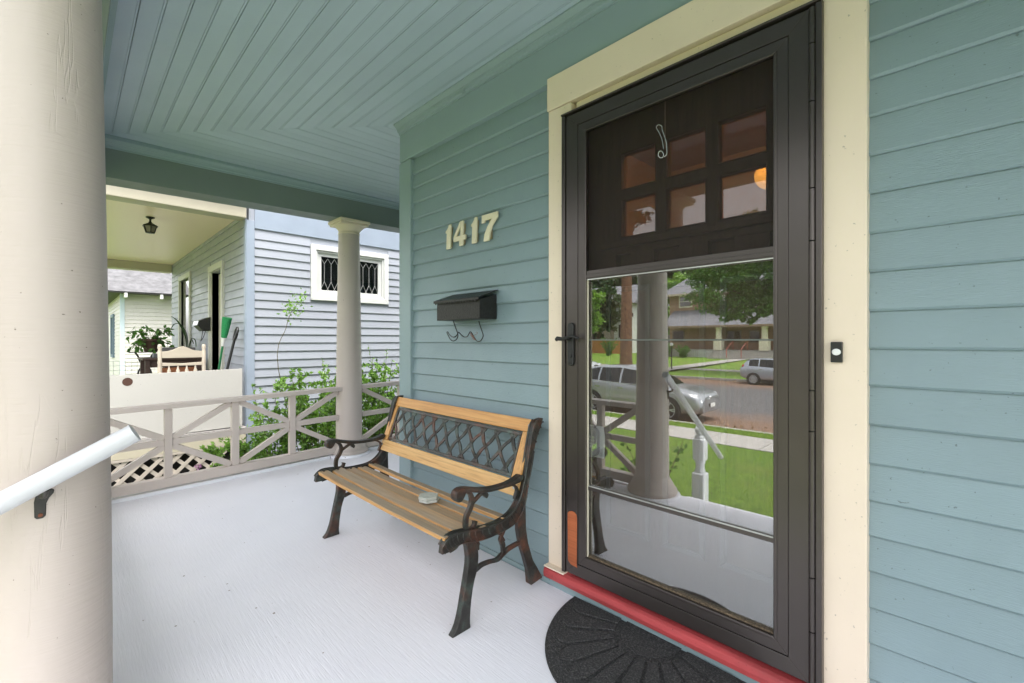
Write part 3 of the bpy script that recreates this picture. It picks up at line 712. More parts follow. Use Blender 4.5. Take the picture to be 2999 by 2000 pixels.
# ----------------------------------------------------------------- numbers
num_m = paint('cream number paint', (.66,.60,.44), .4, .06); num_s = plain('gilt number edge', (.30,.24,.14), .5, .2)
D1 = [(.22,0),(.62,0),(.62,1),(.42,1),(.36,.90),(.22,.80),(.10,.76),(.10,.66),(.22,.68)]
D4 = [(.48,0),(.74,0),(.74,.22),(.94,.22),(.94,.42),(.74,.42),(.74,1),(.50,1),(.02,.42),(.02,.22),(.48,.22)]
D7 = [(.20,0),(.52,0),(.56,.28),(.70,.55),(.98,.80),(.98,1),(.05,1),(.05,.70),(.20,.70),(.26,.78),(.66,.78),(.42,.55),(.24,.26)]
def digit(poly, x0, x1, z0, z1, label, hole=None):
    sl = .12
    def T(p, g=0): return (x0 + (x1-x0)*p[0] + sl*(z1-z0)*(p[1]-.5)*.4, z0 + (z1-z0)*p[1])
    t = thing('house_number', label, 'house number', ((x0+x1)/2, 1.61, z0), 0, 'house numbers by the door')
    yb, yf = 1.613, 1.601
    if hole:
        # the 4: two prisms leave its triangular eye open
        a = [(.48,0),(.74,0),(.74,.22),(.94,.22),(.94,.42),(.74,.42),(.74,1),(.50,1),(.02,.42),(.02,.22),(.48,.22)]
        A = [(.02,.22),(.48,.22),(.48,0),(.74,0),(.74,.22),(.94,.22),(.94,.42),(.74,.42),(.74,1),(.54,1),(.54,.42),(.02,.42)]
        B = [(.02,.42),(.22,.42),(.54,.80),(.54,1),(.50,1)]
        obj('digit', MB().prism([T(p) for p in A], 1, yf, yb).prism([T(p) for p in B], 1, yf, yb), num_m, t, .003)
    else:
        obj('digit', MB().prism([T(p) for p in poly], 1, yf, yb), num_m, t, .003)
    obj('backing', MB().prism([((q[0]), q[1]) for q in [T(p) for p in ([(.30,.08),(.55,.08),(.55,.9),(.45,.9)] if not hole else [(.52,.06),(.72,.06),(.72,.9),(.56,.9)])]], 1, yb+.0005, yb+.012), num_s, t)
digit(D1, -2.215, -2.120, 1.666, 1.808, 'first cream house number 1 at the start of 1417')
digit(D4, -2.128, -2.008, 1.668, 1.808, 'cream house number 4 on the teal siding', True)
digit(D1, -1.978, -1.885, 1.663, 1.806, 'second cream house number 1 between the 4 and the 7')
digit(D7, -1.885, -1.750, 1.660, 1.803, 'cream house number 7 at the end of 1417')
# ----------------------------------------------------------------- mailbox
mbx = thing('mailbox', 'black hammered metal mailbox with wire newspaper hooks on teal siding', 'mailbox', (-1.96, 1.61, 1.20))
mm = plain('black hammered metal', (.022,.021,.020), .38, .4, .35, 70, .6)
obj('body', MB().prism([(1.502,1.240),(1.622,1.240),(1.622,1.372),(1.502,1.340)], 0, -2.150, -1.775), mm, mbx, .003)
lid = MB().prism([(1.487,1.3465),(1.487,1.3500),(1.622,1.3965),(1.622,1.3925)], 0, -2.158, -1.764)
lid.box(-2.158,-1.764,1.4845,1.4880,1.336,1.3495)
for k in range(15):
    xx = -2.150 + (.372)*(k+.5)/15
    lid.prism([(xx-.010,1.3362),(xx+.010,1.3362),(xx,1.326)], 1, 1.4848, 1.4878)
obj('lid', lid, mm, mbx, .001)
hk = [(590,870),(640,1020),(690,1160),(705,1250),(670,1340),(590,1380),(520,1345),(470,1260),(425,1165),(450,1150),(480,1200),(540,1265),(610,1280),(665,1250),(700,1190),(722,1155),(770,1200),(830,1260),(890,1280),(950,1260),(985,1200),(1012,1147),(1050,1165),(1100,1250),(1170,1360),(1230,1395),(1300,1360),(1350,1250),(1320,1130),(1270,980),(1240,870)]
h3 = [onY(1260+x*.1148, 840+y*.1148, 1.555 + (.03*math.sin(i*.9))) for i, (x, y) in enumerate(hk)]
obj('newspaper_hook', MB().tube(dense([tuple(p) for p in h3], 3), .0028, 8), mm, mbx)
wr = [onY(1260+x*.1148, 840+y*.1148, 1.548) for x, y in [(1010,1190),(1060,1185),(1030,1235),(1085,1230),(1055,1275),(1110,1265),(1080,1310),(1130,1305),(1110,1345),(1165,1345)]]
obj('wire_wrap', MB().tube(dense([tuple(p) for p in wr], 3), .0022, 6), plain('copper wire', (.25,.13,.10), .5, .5), mbx)
wr2 = [onY(1260+x*.1148, 840+y*.1148, 1.548) for x, y in [(1090,1250),(1160,1215),(1205,1185),(1190,1150),(1165,1165)]]
obj('wire_end', MB().tube(dense([tuple(p) for p in wr2], 3), .0012, 6), plain('copper wire end', (.2,.12,.10), .5, .5), mbx)
# ----------------------------------------------------------------- doorbell, mat, hooks
bell = thing('doorbell', 'small black doorbell with a white button on cream casing', 'doorbell', (-.2835, 1.588, 1.067))
obj('plate', MB().box(-.2975,-.2695,1.574,1.5875,1.066,1.125), plain('black plastic', (.012,.012,.012), .3), bell, .002)
obj('button', MB().ball((-.2835,1.574,1.096), .0095, 16, 10, (1.15,.35,1)), plain('white button', (.8,.8,.78), .3), bell)
mat_ = thing('doormat', 'half round charcoal doormat with shell pattern in front of the door', 'doormat', (-.87, 1.5, fl(1.5)))
def mat_m():
    m, nt, b = new_mat('charcoal ribbed carpet'); v = coords(nt)
    c = ramp(nt, noise(nt, v, 160, 4, .7), [(.3, (.014,.014,.015)), (.52, (.038,.037,.037)), (.72, (.13,.125,.12))])
    nt.links.new(c, b.inputs['Base Color']); b.inputs['Roughness'].default_value = .95
    bump(nt, b, noise(nt, v, 220, 3), .9, .006); return m
carpet = mat_m()
mc = (-.87, 1.607); ra, rb = .378, .458
def ell(k, a, b): an = PI + PI*k; return (mc[0] + a*math.cos(an), mc[1] + b*math.sin(an))
def mz(mb): mb.v = [(x, y, z + fl(y)) for x, y, z in mb.v]; return mb
outer = [ell(k/40, ra, rb) for k in range(41)]
obj('border', mz(MB().prism(outer, 2, .0005, .0065)), carpet, mat_, .002)
inner = [ell(k/40, ra-.028, rb-.030) for k in range(41)]; inner[0] = (inner[0][0], mc[1]-.014); inner[-1] = (inner[-1][0], mc[1]-.014)
obj('field', mz(MB().prism(inner, 2, .0068, .0085)), carpet, mat_, .002)
def line(pts, r=.0035): return mz(MB().tube([(x, y, .0088) for x, y in pts], r, 6))
nsc = 11
for k in range(nsc):      # scalloped shell lobes and ribs
    a0, a1 = (k+.10)/nsc, (k+.90)/nsc; pts = []
    for q in range(9):
        u = q/8; kk = a0 + (a1-a0)*u; bulge = .80 + .10*math.sin(PI*u)
        pts.append(ell(kk, ra*bulge, rb*bulge))
    ctr0 = ell(a0, ra*.36, rb*.36); ctr1 = ell(a1, ra*.36, rb*.36)
    poly = [ctr0] + pts + [ctr1]
    obj('shell_lobe', mz(MB().prism(poly, 2, .0087, .0150)), carpet, mat_, .003)
obj('shell_centre', mz(MB().prism([ell(k/24, ra*.30, rb*.30) for k in range(25)], 2, .0087, .0122)), carpet, mat_, .0025)
r3 = onY(1359, 270, 1.585)
tag(obj('screw_eye', MB().tube([(r3.x + .012*math.cos(a), 1.580 - .006*math.sin(a), r3.z + .012*math.sin(a)) for a in [2*PI*k/14 for k in range(15)]], .0025, 8, False).tube([(r3.x,1.586,r3.z+.012),(r3.x,1.604,r3.z+.026)], .0025, 8), M['trim_teal'], None), 'small painted ring hook screwed into the crown moulding above the wall', 'hook')
s_ = lambda x, y: onY(1650+x*.3316, 300+y*.3316, FY+.010)
hookp = [(840,450),(838,465),(850,485),(872,488),(884,470),(880,445),(862,428),(842,440),(838,462)]
clip = [(885,410),(872,330),(845,265),(822,225),(830,203),(850,198),(870,212),(872,240),(890,290),(908,350),(914,420),(912,460),(890,480)]
hk_ = thing('wire_hanger', 'bent silver wire hanger with a clear hook hanging on the screen', 'wire hook', tuple(s_(880, 480)))
wire_m = plain('bright steel wire', (.8,.8,.78), .25, .9)
obj('wire_loop', MB().tube(dense([tuple(s_(*p)) for p in clip], 3), .0013, 6), wire_m, hk_)
obj('hook_end', MB().tube(dense([tuple(s_(*p)) for p in hookp], 3), .0014, 6), wire_m, hk_)
obj('thread', MB().tube([s_(898,-60), s_(898,400)], .0009, 6), plain('brown thread', (.12,.08,.06), .8), hk_)
obj('suction_clip', MB().tube([s_(898,-62)+Vector((0,-.0045,0)), s_(898,-62)+Vector((0,.004,0))], .009, 12), plain('clear clip', (.25,.24,.23), .3), hk_)
# ----------------------------------------------------------------- lockbox behind the glass
lb = thing('lockbox', 'grey lockbox with round keypad buttons hanging behind the storm door glass', 'lockbox', (-1.20, 1.69, .60))
lbm = plain('grey rubber', (.24,.24,.26), .5); 
body = [(.035*math.cos(a)*1.0, .030*math.sin(a) + (.038 if math.sin(a) > 0 else -.038)) for a in [2*PI*k/28 for k in range(28)]]
obj('body', MB().prism([(-1.212+a, .675+b) for a, b in body], 1, 1.672, 1.700), lbm, lb, .006, 3)
obj('backplate', MB().prism([(-1.252,.602),(-1.160,.602),(-1.157,.70),(-1.165,.745),(-1.252,.745)], 1, 1.7005, 1.712), plain('pale metal plate', (.65,.66,.65), .4, .2), lb, .006)
for r in range(4):
    for c_ in range(3): obj('button', MB().tube([(-1.212+(c_-1)*.018, 1.6715, .690-(r-1)*.014-.006),(-1.212+(c_-1)*.018, 1.6685, .690-(r-1)*.014-.006)], .0062, 12), plain('pale key', (.6,.6,.58), .4) if (r, c_) == (0,0) else bpy.data.materials['pale key'], lb)
obj('shackle', MB().tube(dense([(-1.23,1.686,.735),(-1.23,1.686,.80),(-1.212,1.686,.825),(-1.194,1.686,.80),(-1.194,1.686,.735)],3), .005, 8), M['black_iron'], lb)
# ================================================================= foliage helpers
def leaf_quad(mb, p, d, n, ln, wd):
    d = d.normalized(); s = d.cross(n)
    s = s.normalized() if s.length > 1e-5 else d.orthogonal().normalized(); nn = s.cross(d)
    a = p; b = p + d*ln*.45 + s*wd*.5 + nn*ln*.06; c = p + d*ln; e = p + d*ln*.45 - s*wd*.5 + nn*ln*.06
    k = len(mb.v); mb.v += [tuple(a), tuple(b), tuple(c), tuple(e)]
    mb.f += [[k, k+1, k+2, k+3]]; mb.sm += [False]
def rdir(up=.0):
    while True:
        v = Vector((random.uniform(-1,1), random.uniform(-1,1), random.uniform(-1,1)))
        if .05 < v.length < 1: v.normalize(); v.z += up; return v.normalized()
bark = plain('grey brown bark', (.09,.065,.045), .9, 0, .3, 30, .6)
stem_m = plain('green brown stem', (.10,.085,.045), .8, 0, .2)
LF = {'shrub': leaf_mat('shrub leaf', (.028,.085,.016), (.25,.42,.09)), 'tree': leaf_mat('maple leaf', (.035,.10,.02), (.12,.25,.045)),
      'dark': leaf_mat('dark tree leaf', (.012,.035,.012), (.05,.10,.028)), 'light': leaf_mat('light tree leaf', (.09,.19,.03), (.24,.38,.07)),
      'pine': leaf_mat('pine needle', (.02,.05,.02), (.06,.11,.04), .15), 'pot': leaf_mat('house plant leaf', (.03,.09,.02), (.10,.22,.04), .25)}
def shrub(name, label, base, h, spread, nst, per, leaf=.05, mat='shrub', group=None, lean=(0,0), lowest=.08):
    t = thing(name, label, 'shrub', base, 0, group); st = MB(); lf = MB(); b = Vector(base)
    for i in range(nst):
        a = random.uniform(0, 2*PI); r = spread*math.sqrt(random.random()); hh = h*random.uniform(.62, 1.0)
        tip = b + Vector((r*math.cos(a)+lean[0], r*math.sin(a)+lean[1], hh))
        mid = b + (tip-b)*.5 + Vector((random.uniform(-.06,.06), random.uniform(-.06,.06), .06))
        pts = dense([tuple(b + Vector((.08*math.cos(a), .08*math.sin(a), 0))), tuple(mid), tuple(tip)], 5)
        st.tube(pts, [.007*(1-.75*k/(len(pts)-1)) for k in range(len(pts))], 5)
        twigs = []
        for k in range(10):
            u = random.uniform(lowest, .97)**1.25; q = Vector(pts[int(u*(len(pts)-1))]); dv = rdir(.25); ln = random.uniform(.10,.30)*(1.15-u*.4)
            e = q + dv*ln + Vector((0,0,.02)); st.tube([q, (q+e)/2 + Vector((0,0,.015)), e], .0022, 4, False); twigs.append((q, e))
        twigs.append((Vector(pts[-5]), Vector(pts[-1])))
        for k in range(per):
            q, e = random.choice(twigs); u = random.random(); p = q + (e-q)*u
            dv = ((e-q).normalized()*.6 + rdir(-.1)).normalized(); s = leaf*random.uniform(.55,1.15)
            leaf_quad(lf, p, dv, (rdir(.6)), s, s*.62)
    obj('stems', st, stem_m, t); obj('leaves', lf, LF[mat], t); return t
def tree(name, label, base, trunk_h, trunk_r, blobs, n, leaf, mat, group=None, barkm=None, bend=(0,0)):
    """blobs: crown clumps (centre offset from base, radii)"""
    t = thing(name, label, 'tree', base, 0, group); b = Vector(base); tr = MB(); lf = MB()
    top = b + Vector((bend[0], bend[1], trunk_h))
    path = dense([tuple(b + Vector((0,0,-.3))), tuple(b + (top-b)*.5 + Vector((.15,.1,0))), tuple(top)], 6)
    tr.tube(path, [trunk_r*(1.15-.75*k/(len(path)-1)) for k in range(len(path))], 12)
    tot = sum(r[0]*r[1]*r[2] for _, r in blobs)
    for c, r in blobs:
        cc = b + Vector(c); q = Vector(path[max(2, int(len(path)*.55))])
        tr.tube(dense([tuple(q), tuple((q+cc)/2 + Vector((0,0,.3))), tuple(cc)], 3), [trunk_r*.35]*3 + [trunk_r*.2]*3 + [trunk_r*.08], 6)
        m = int(n * r[0]*r[1]*r[2] / tot); sub = []
        for k in range(max(7, m//55)):
            d = rdir(.1); rr = random.uniform(.55, 1.0)
            sub.append((cc + Vector((d.x*r[0], d.y*r[1], d.z*r[2]))*1.0*rr + cc*0 - cc*(rr-1)*1.0 if False else cc + Vector((d.x*r[0]*rr, d.y*r[1]*rr, d.z*r[2]*rr)), min(r)*random.uniform(.16,.32)))
        for k in range(m):
            sc, sr = random.choice(sub); d = rdir(); p = sc + Vector((d.x*sr*1.3, d.y*sr*1.3, d.z*sr*.7))*(random.random()**.4)
            s = leaf*random.uniform(.6,1.2); leaf_quad(lf, p, rdir(-.35), rdir(.5), s, s*.75)
    obj('trunk', tr, barkm or bark, t); obj('crown', lf, LF[mat], t); return t
# ================================================================= ground, walks, street
def gz(x, y):
    if x < -4.6 and y > -2 : base = -.86
    else: base = -.86
    if y > -1.6: return base
    if y > -7.0: return -.86 - (.32)*(-1.6 - y)/5.4
    if y > -9.3: return -1.18 - .03*(-7.0-y)/2.3
    if y > -25.4: return -1.50
    if y > -32: return -1.20 + .06*(-25.4-y)/6.6
    if y > -46: return -1.14 + .42*(-32-y)/14
    return -.72
def grass_mat():
    m, nt, b = new_mat('lawn grass'); v = coords(nt)
    n1 = noise(nt, v, .6, 5); n2 = noise(nt, v, 9, 6, .75); n3 = noise(nt, v, 60, 3, .7)
    c = ramp(nt, n2, [(.3, (.06,.14,.006)), (.52, (.15,.28,.012)), (.75, (.27,.37,.03))])
    c = mixc(nt, ramp(nt, n1, [(.5, (0,0,0)), (.75, (.5,.5,.5))]), c, (.28,.27,.06))
    nt.links.new(c, b.inputs['Base Color']); b.inputs['Roughness'].default_value = .8
    bump(nt, b, n3, 1.0, .05, bump(nt, b, n2, .8, .06)); return m
def ground_sheet():
    xs = [-140,-90,-60,-45,-34,-28,-24,-20,-16,-12,-8,-4,0,4,8,14,22,34,60,120]
    ys = [-170,-110,-80,-62,-52,-46,-42,-38,-35,-32.001,-31,-29,-27,-25.401]
    ys2 = [-9.299,-8.5,-7.0,-5.6,-4.2,-2.8,-1.6,-.6,1,3,6,10,20,40,90]
    vs = []; fs = []
    for Y in (ys, ys2):
        b = len(vs)
        for y in Y:
            for x in xs: vs.append((x, y, gz(x, y)))
        n = len(xs)
        for j in range(len(Y)-1):
            for i in range(n-1): fs.append((b+j*n+i, b+j*n+i+1, b+(j+1)*n+i+1, b+(j+1)*n+i))
    b = len(vs); vs += [(-140,-25.401,-1.52),(120,-25.401,-1.52),(120,-9.299,-1.52),(-140,-9.299,-1.52)]; fs.append((b,b+1,b+2,b+3))
    return MB().add(vs, fs)
gr = struct(obj('ground', ground_sheet(), grass_mat(), None))
soil = plain('garden soil', (.05,.038,.026), .95, 0, .5, 25, .6)
struct(obj('planting_bed', MB().box(-6.55, -4.46, -.4, 9, -.9, -.845), soil, None))
concrete = plain('concrete', (.36,.34,.31), .85, 0, .15, 12, .3)
def asphalt_mat():
    m, nt, b = new_mat('asphalt with leaf litter'); v = coords(nt)
    c = ramp(nt, noise(nt, v, 30, 5, .7), [(.3, (.075,.073,.074)), (.7, (.135,.13,.13))])
    sp = N(nt, 'ShaderNodeSeparateXYZ'); nt.links.new(v, sp.inputs[0])
    dist = N(nt, 'ShaderNodeMath', operation='ADD'); dist.inputs[1].default_value = 17.35; nt.links.new(sp.outputs[1], dist.inputs[0])
    ab = N(nt, 'ShaderNodeMath', operation='ABSOLUTE'); nt.links.new(dist.outputs[0], ab.inputs[0])
    ad = N(nt, 'ShaderNodeMath', operation='MULTIPLY_ADD'); ad.inputs[1].default_value = 2.6; nt.links.new(noise(nt, v, .9, 5), ad.inputs[0]); nt.links.new(ab.outputs[0], ad.inputs[2])
    lit = ramp(nt, ad.outputs[0], [(0, (0,0,0)), (1, (1,1,1))])
    mr_ = N(nt, 'ShaderNodeMapRange'); mr_.inputs['From Min'].default_value = 5.0; mr_.inputs['From Max'].default_value = 7.4; nt.links.new(ad.outputs[0], mr_.inputs['Value'])
    gr_ = N(nt, 'ShaderNodeMath', operation='MULTIPLY'); nt.links.new(mr_.outputs[0], gr_.inputs[0]); nt.links.new(ramp(nt, noise(nt, v, 14, 4, .7), [(.35, (.25,)*3), (.6, (1,)*3)]), gr_.inputs[1])
    c = mixc(nt, gr_.outputs[0], c, ramp(nt, noise(nt, v, 55, 3), [(.3, (.14,.06,.03)), (.7, (.30,.17,.09))]))
    nt.links.new(c, b.inputs['Base Color']); b.inputs['Roughness'].default_value = .85; bump(nt, b, noise(nt, v, 80, 3), .5, .02); return m
struct(obj('road', MB().box(-140, 120, -25.25, -9.45, -1.52, -1.335), asphalt_mat(), None))
struct(obj('kerb', MB().box(-140, 120, -9.449, -9.28, -1.6, -1.20), concrete, None))
struct(obj('kerb', MB().box(-140, 120, -25.42, -25.251, -1.6, -1.19), concrete, None))
def slabs(y0, y1, z, x0, x1, name='pavement'):
    p = struct(obj(name, MB().box(x0, x1, y0+.02, y1-.02, z-.12, z-.02), concrete, None)); x = x0
    me = MB().box(0, 1.18, y0, y1, z-.10, z).mesh('slab'); me.materials.append(concrete)
    while x < x1:
        o = link('slab', me, None, p); o.location = (x, 0, random.uniform(-.004,.004)); x += 1.2
slabs(-8.45, -7.15, -1.165, -26, 8)
slabs(-32.4, -31.0, -1.095, -48, 10)
struct(obj('front_walk', MB().box(-1.5, 1.3, -7.14, -1.33, -1.4, -1.10), concrete, None))
wk = MB(); wk.add([(-17.2,-46.5,-.69),(-15.6,-46.5,-.69),(-15.6,-25.4,-1.10),(-17.2,-25.4,-1.10)], [(3,2,1,0)]).add([(-17.2,-46.5,-.8),(-15.6,-46.5,-.8),(-15.6,-25.4,-1.3),(-17.2,-25.4,-1.3)], [(0,1,2,3)])
struct(obj('garden_walk', wk, concrete, None))
# fallen leaves along the kerb
ll = MB()
for k in range(5200):
    side = random.random() < .72
    y = -9.5 - abs(random.gauss(0, .75)) if side else -25.2 + abs(random.gauss(0, .6)); x = random.uniform(-22, 3)
    leaf_quad(ll, Vector((x, y, -1.332 + random.uniform(0,.012))), rdir(-.2)*1.0, Vector((0,0,1)) + rdir()*.5, random.uniform(.05,.12), random.uniform(.03,.07))
stuff(obj('fallen_leaves', ll, leaf_mat('dry leaf', (.10,.045,.02), (.32,.19,.09), .1), None))['label'] = 'brown fallen leaves scattered along the street edge'
# grass tufts on the lawn that the door glass mirrors
gt = MB()
for k in range(32000):
    x = random.uniform(-9, 3); y = random.choice((random.uniform(-7.1,-1.4), random.uniform(-9.25,-8.5)))
    if -1.55 < x < 1.35 and y > -7.2: continue
    hb = random.uniform(.03,.09); a = random.uniform(0, 2*PI); p = Vector((x, y, gz(x,y)-.01)); s = Vector((math.cos(a), math.sin(a), 0))*.005
    tip = p + Vector((random.uniform(-.05,.05), random.uniform(-.05,.05), hb)); kk = len(gt.v); gt.v += [tuple(p-s), tuple(p+s), tuple(tip)]; gt.f.append([kk,kk+1,kk+2]); gt.sm.append(False)
stuff(obj('lawn_grass', gt, leaf_mat('grass blade', (.10,.21,.015), (.30,.42,.06), .3), None))['label'] = 'short green grass blades on the front lawn'
# ================================================================= shrubs in the gap
sp_ = [(-5.55,1.35,1.15,.30,9,'low leafy shrub beside the lattice foot of the blue house'),(-5.75,1.80,1.55,.34,13,'leafy shrub below the corner board of the blue house'),
       (-5.5,2.15,1.70,.36,15,'tall leafy shrub directly behind the railing star centre'),(-5.85,2.55,1.85,.36,15,'leafy shrub under the leaded window left corner'),
       (-5.4,2.75,1.70,.34,14,'leafy shrub close behind the slender column'),(-5.9,3.15,1.95,.38,15,'leafy shrub under the leaded window'),
       (-5.5,3.6,1.95,.38,14,'leafy shrub right of the slender column reaching the window sill'),(-5.75,4.2,1.9,.40,14,'leafy shrub beside the house corner board'),
       (-5.2,3.1,1.45,.34,13,'low dense shrub behind the railing beyond the slender column'),(-5.1,2.2,1.25,.32,13,'low dense shrub close behind the railing')]
for i, (x, y, h, s, n, lab) in enumerate(sp_): shrub('leafy_shrub', lab, (x, y, -.85), h, s, n, 360, .05, 'shrub', 'shrubs between the houses')
# one long bare sapling with a tuft on top
sb = Vector((-6.15, 2.28, -.85)); tp_ = onX(893, 870, -6.1)
t = thing('sapling', 'single long bare shoot with a leafy tuft in front of the leaded window', 'sapling', tuple(sb))
stp = dense([tuple(sb), tuple(onX(815, 1080, -6.1)), tuple(onX(838, 960, -6.1)), tuple(onX(853, 915, -6.1)), tuple(onX(880,880,-6.1))], 5)
obj('stem', MB().tube(stp, [.006*(1-.6*k/(len(stp)-1)) for k in range(len(stp))], 6), stem_m, t)
lf = MB(); e = Vector(stp[-1])
for k in range(150):
    q = Vector(stp[-1 - int(random.random()*7)]); p = q + rdir(.3)*random.uniform(.02,.13)*Vector((1,1.4,1)).length*.6
    s = .05*random.uniform(.6,1.1); leaf_quad(lf, p, rdir(), rdir(.5), s, s*.55)
obj('leaves', lf, LF['shrub'], t)
fl3 = onX(580, 1368, -5.3)
t = thing('purple_flower', 'small purple flower head showing through the railing by the lattice', 'flower', (fl3.x, fl3.y, -.85))
obj('stem', MB().tube([(fl3.x, fl3.y, -.85), (fl3.x, fl3.y, fl3.z)], .004, 5), stem_m, t)
pf_ = MB()
for k in range(40): leaf_quad(pf_, fl3 + rdir()*.02, rdir(.3), rdir(), .022, .015)
obj('petals', pf_, leaf_mat('lilac petal', (.30,.12,.30), (.55,.30,.52), .2), t)
shrub('garden_shrub', 'thin leafy shrub beside the porch steps and newel post', (-2.35, -1.15, -.86), 1.05, .30, 9, 60, .07, 'tree')
# ================================================================= the blue-grey neighbour house
NX, NY = -6.66, 1.67
nh = thing('neighbour_house', 'pale blue sided neighbour house with a cream ceilinged porch and leaded window', 'house', (-9.6, 5, -.86))
nb_m = paint('lavender blue vinyl siding', (.315,.332,.38), .45, .04, (1,.6,2), 20, .06); nb_t = paint('blue trim', (.275,.32,.395), .45, .04)
nf_m = nb_m
whm = paint('white window paint', (.60,.60,.585), .45, .03); crm = paint('neighbour cream paint', (.46,.415,.32), .45, .04)
w = MB(); WY0, WY1, WZ0, WZ1 = 2.56, 3.63, 1.79, 2.43
w.box(NX-.12, NX-.012, NY+.03, WY0, -.9, 3.1).box(NX-.12, NX-.012, WY1, 9, -.9, 3.1).box(NX-.12, NX-.012, WY0, WY1, -.9, WZ0).box(NX-.12, NX-.012, WY0, WY1, WZ1, 3.1)
DX0, DX1, WX0, WX1 = -8.70, -7.93, -11.5, -10.45
w.box(NX-.13, DX1, NY+.012, NY+.13, -.9, 3.1).box(WX1, DX0, NY+.012, NY+.13, -.9, 3.1).box(-12.62, WX0, NY+.012, NY+.13, -.9, 3.1).box(WX0, WX1, NY+.012, NY+.13, -.9, .6).box(WX0, WX1, NY+.012, NY+.13, 2.34, 3.1).box(DX0, DX1, NY+.012, NY+.13, 2.22, 3.1).box(DX0, DX1, NY+.012, NY+.13, -.9, -.02)
w.box(-12.62, NX-.13, 8.9, 9, -.9, 5).box(-12.74, -12.62, NY+.02, 9, -.9, 5).box(-12.6, NX-.13, NY+.02, NY+.12, 3.1, 5).box(NX-.12, NX-.012, NY+.03, 9, 3.1, 5)
nw = obj('wall', w, nb_m, nh)
ST = .1143
def lap_y(y0, y1, x, h):   # boards on a wall facing +x
    return MB().prism([(0,0),(.016,0),(.017,.004),(.003,h+.005),(0,h+.005)], 1, y0, y1), x
def side_boards(parent, mat, x, y0, y1, z0, z1, holes=(), step=ST):
    cache = {}; z = z0
    while z < z1 - .02:
        segs = [(y0, y1)]
        for (a, b, c, d) in holes:
            if z + step > c and z < d: segs = [s for q in segs for s in ((q[0], min(q[1], a)), (max(q[0], b), q[1])) if s[1] - s[0] > .02]
        for s in segs:
            if s not in cache:
                me = MB().prism([(0,0),(.016,0),(.0172,.004),(.003,step+.004),(0,step+.004)], 1, s[0], s[1]).mesh('siding_board'); me.materials.append(mat); cache[s] = me
            o = link('siding_board', cache[s], None, parent); o.location = (x, 0, z)
        z += step
def front_boards(parent, mat, y, x0, x1, z0, z1, holes=(), step=ST):   # wall facing -y
    cache = {}; z = z0
    while z < z1 - .02:
        segs = [(x0, x1)]
        for (a, b, c, d) in holes:
            if z + step > c and z < d: segs = [s for q in segs for s in ((q[0], min(q[1], a)), (max(q[0], b), q[1])) if s[1] - s[0] > .02]
        for s in segs:
            if s not in cache:
                me = MB().prism([(0,0),(-.016,0),(-.0172,.004),(-.003,step+.004),(0,step+.004)], 0, s[0], s[1]).mesh('siding_board'); me.materials.append(mat); cache[s] = me
            o = link('siding_board', cache[s], None, parent); o.location = (0, y, z)
        z += step
side_boards(nw, nb_m, NX-.012, NY+.095, 8.9, -.62, 2.60, ((WY0-.08, WY1+.08, WZ0-.08, WZ1+.08),))
obj('frieze_board', MB().box(NX-.010, NX+.008, NY+.095, 8.9, 2.605, 2.95), nb_t, nh)
obj('corner_board', MB().box(NX-.011, NX+.012, NY-.005, NY+.092, -.7, 2.70).box(NX-.10, NX-.0115, NY-.012, NY+.011, .0, 2.70), nb_t, nh, .003)
# leaded window
wf = frame_ring
def ring_x(o, i, x0, x1):
    mb = frame_ring(o, i, x0, x1); mb.v = [(y, x, z) for x, y, z in mb.v]; mb.f = [list(reversed(f)) for f in mb.f]; return mb
wi = obj('leaded_window', ring_x((WY0-.075,WY1+.075,WZ0-.085,WZ1+.075),(WY0,WY1,WZ0,WZ1), NX-.05, NX+.022), whm, nh, .003)
obj('storm_frame', ring_x((WY0+.002,WY1-.002,WZ0+.002,WZ1-.002),(WY0+.03,WY1-.03,WZ0+.03,WZ1-.03), NX-.05, NX+.002), whm, wi, .002)
obj('sash', ring_x((WY0+.032,WY1-.032,WZ0+.032,WZ1-.032),(WY0+.085,WY1-.085,WZ0+.07,WZ1-.08), NX-.055, NX-.020), whm, wi, .002)
obj('glass', MB().box(NX-.044, NX-.040, WY0+.08, WY1-.08, WZ0+.065, WZ1-.075), glass_mat('dark window glass', .08, (.5,.5,.48)), wi)
ly0, ly1, lz0, lz1 = WY0+.085, WY1-.085, WZ0+.07, WZ1-.08
nl = 9
for k in range(nl):
    ya = ly0 + (ly1-ly0)*k/nl; yb = ly0 + (ly1-ly0)*(k+1)/nl; ym = (ya+yb)/2; pt = .095
    pth = [(ya, lz0+pt*.9), (ym, lz0+pt*1.5), (ym, lz1-pt*1.2), (ya, lz1-pt*.5)] if k % 2 == 0 else [(yb, lz0+pt*.9), (ym, lz0+pt*1.5), (ym, lz1-pt*1.2), (yb, lz1-pt*.5)]
    c_ = MB()
    for a, b in (((ya, lz0+.02),(ym, lz0+.13)), ((yb, lz0+.02),(ym, lz0+.13)), ((ym, lz0+.13),(ym, lz1-.10)), ((ym, lz1-.10),(ya, lz1-.02)), ((ym, lz1-.10),(yb, lz1-.02)), ((ya,lz0+.02),(ya+.02,lz0)), ((yb,lz0+.02),(yb-.02,lz0))):
        c_.tube([(NX-.038, a[0], a[1]), (NX-.038, b[0], b[1])], .0028, 5, False)
    obj('lead_came', c_, plain('lead came', (.42,.42,.41), .5, .3) if k == 0 else bpy.data.materials['lead came'], wi)
obj('dark_room', MB().box(NX-1.2, NX-1.15, WY0-.4, WY1+.4, WZ0-.6, WZ1+.4), plain('dark interior', (.05,.035,.025), .9), nh)
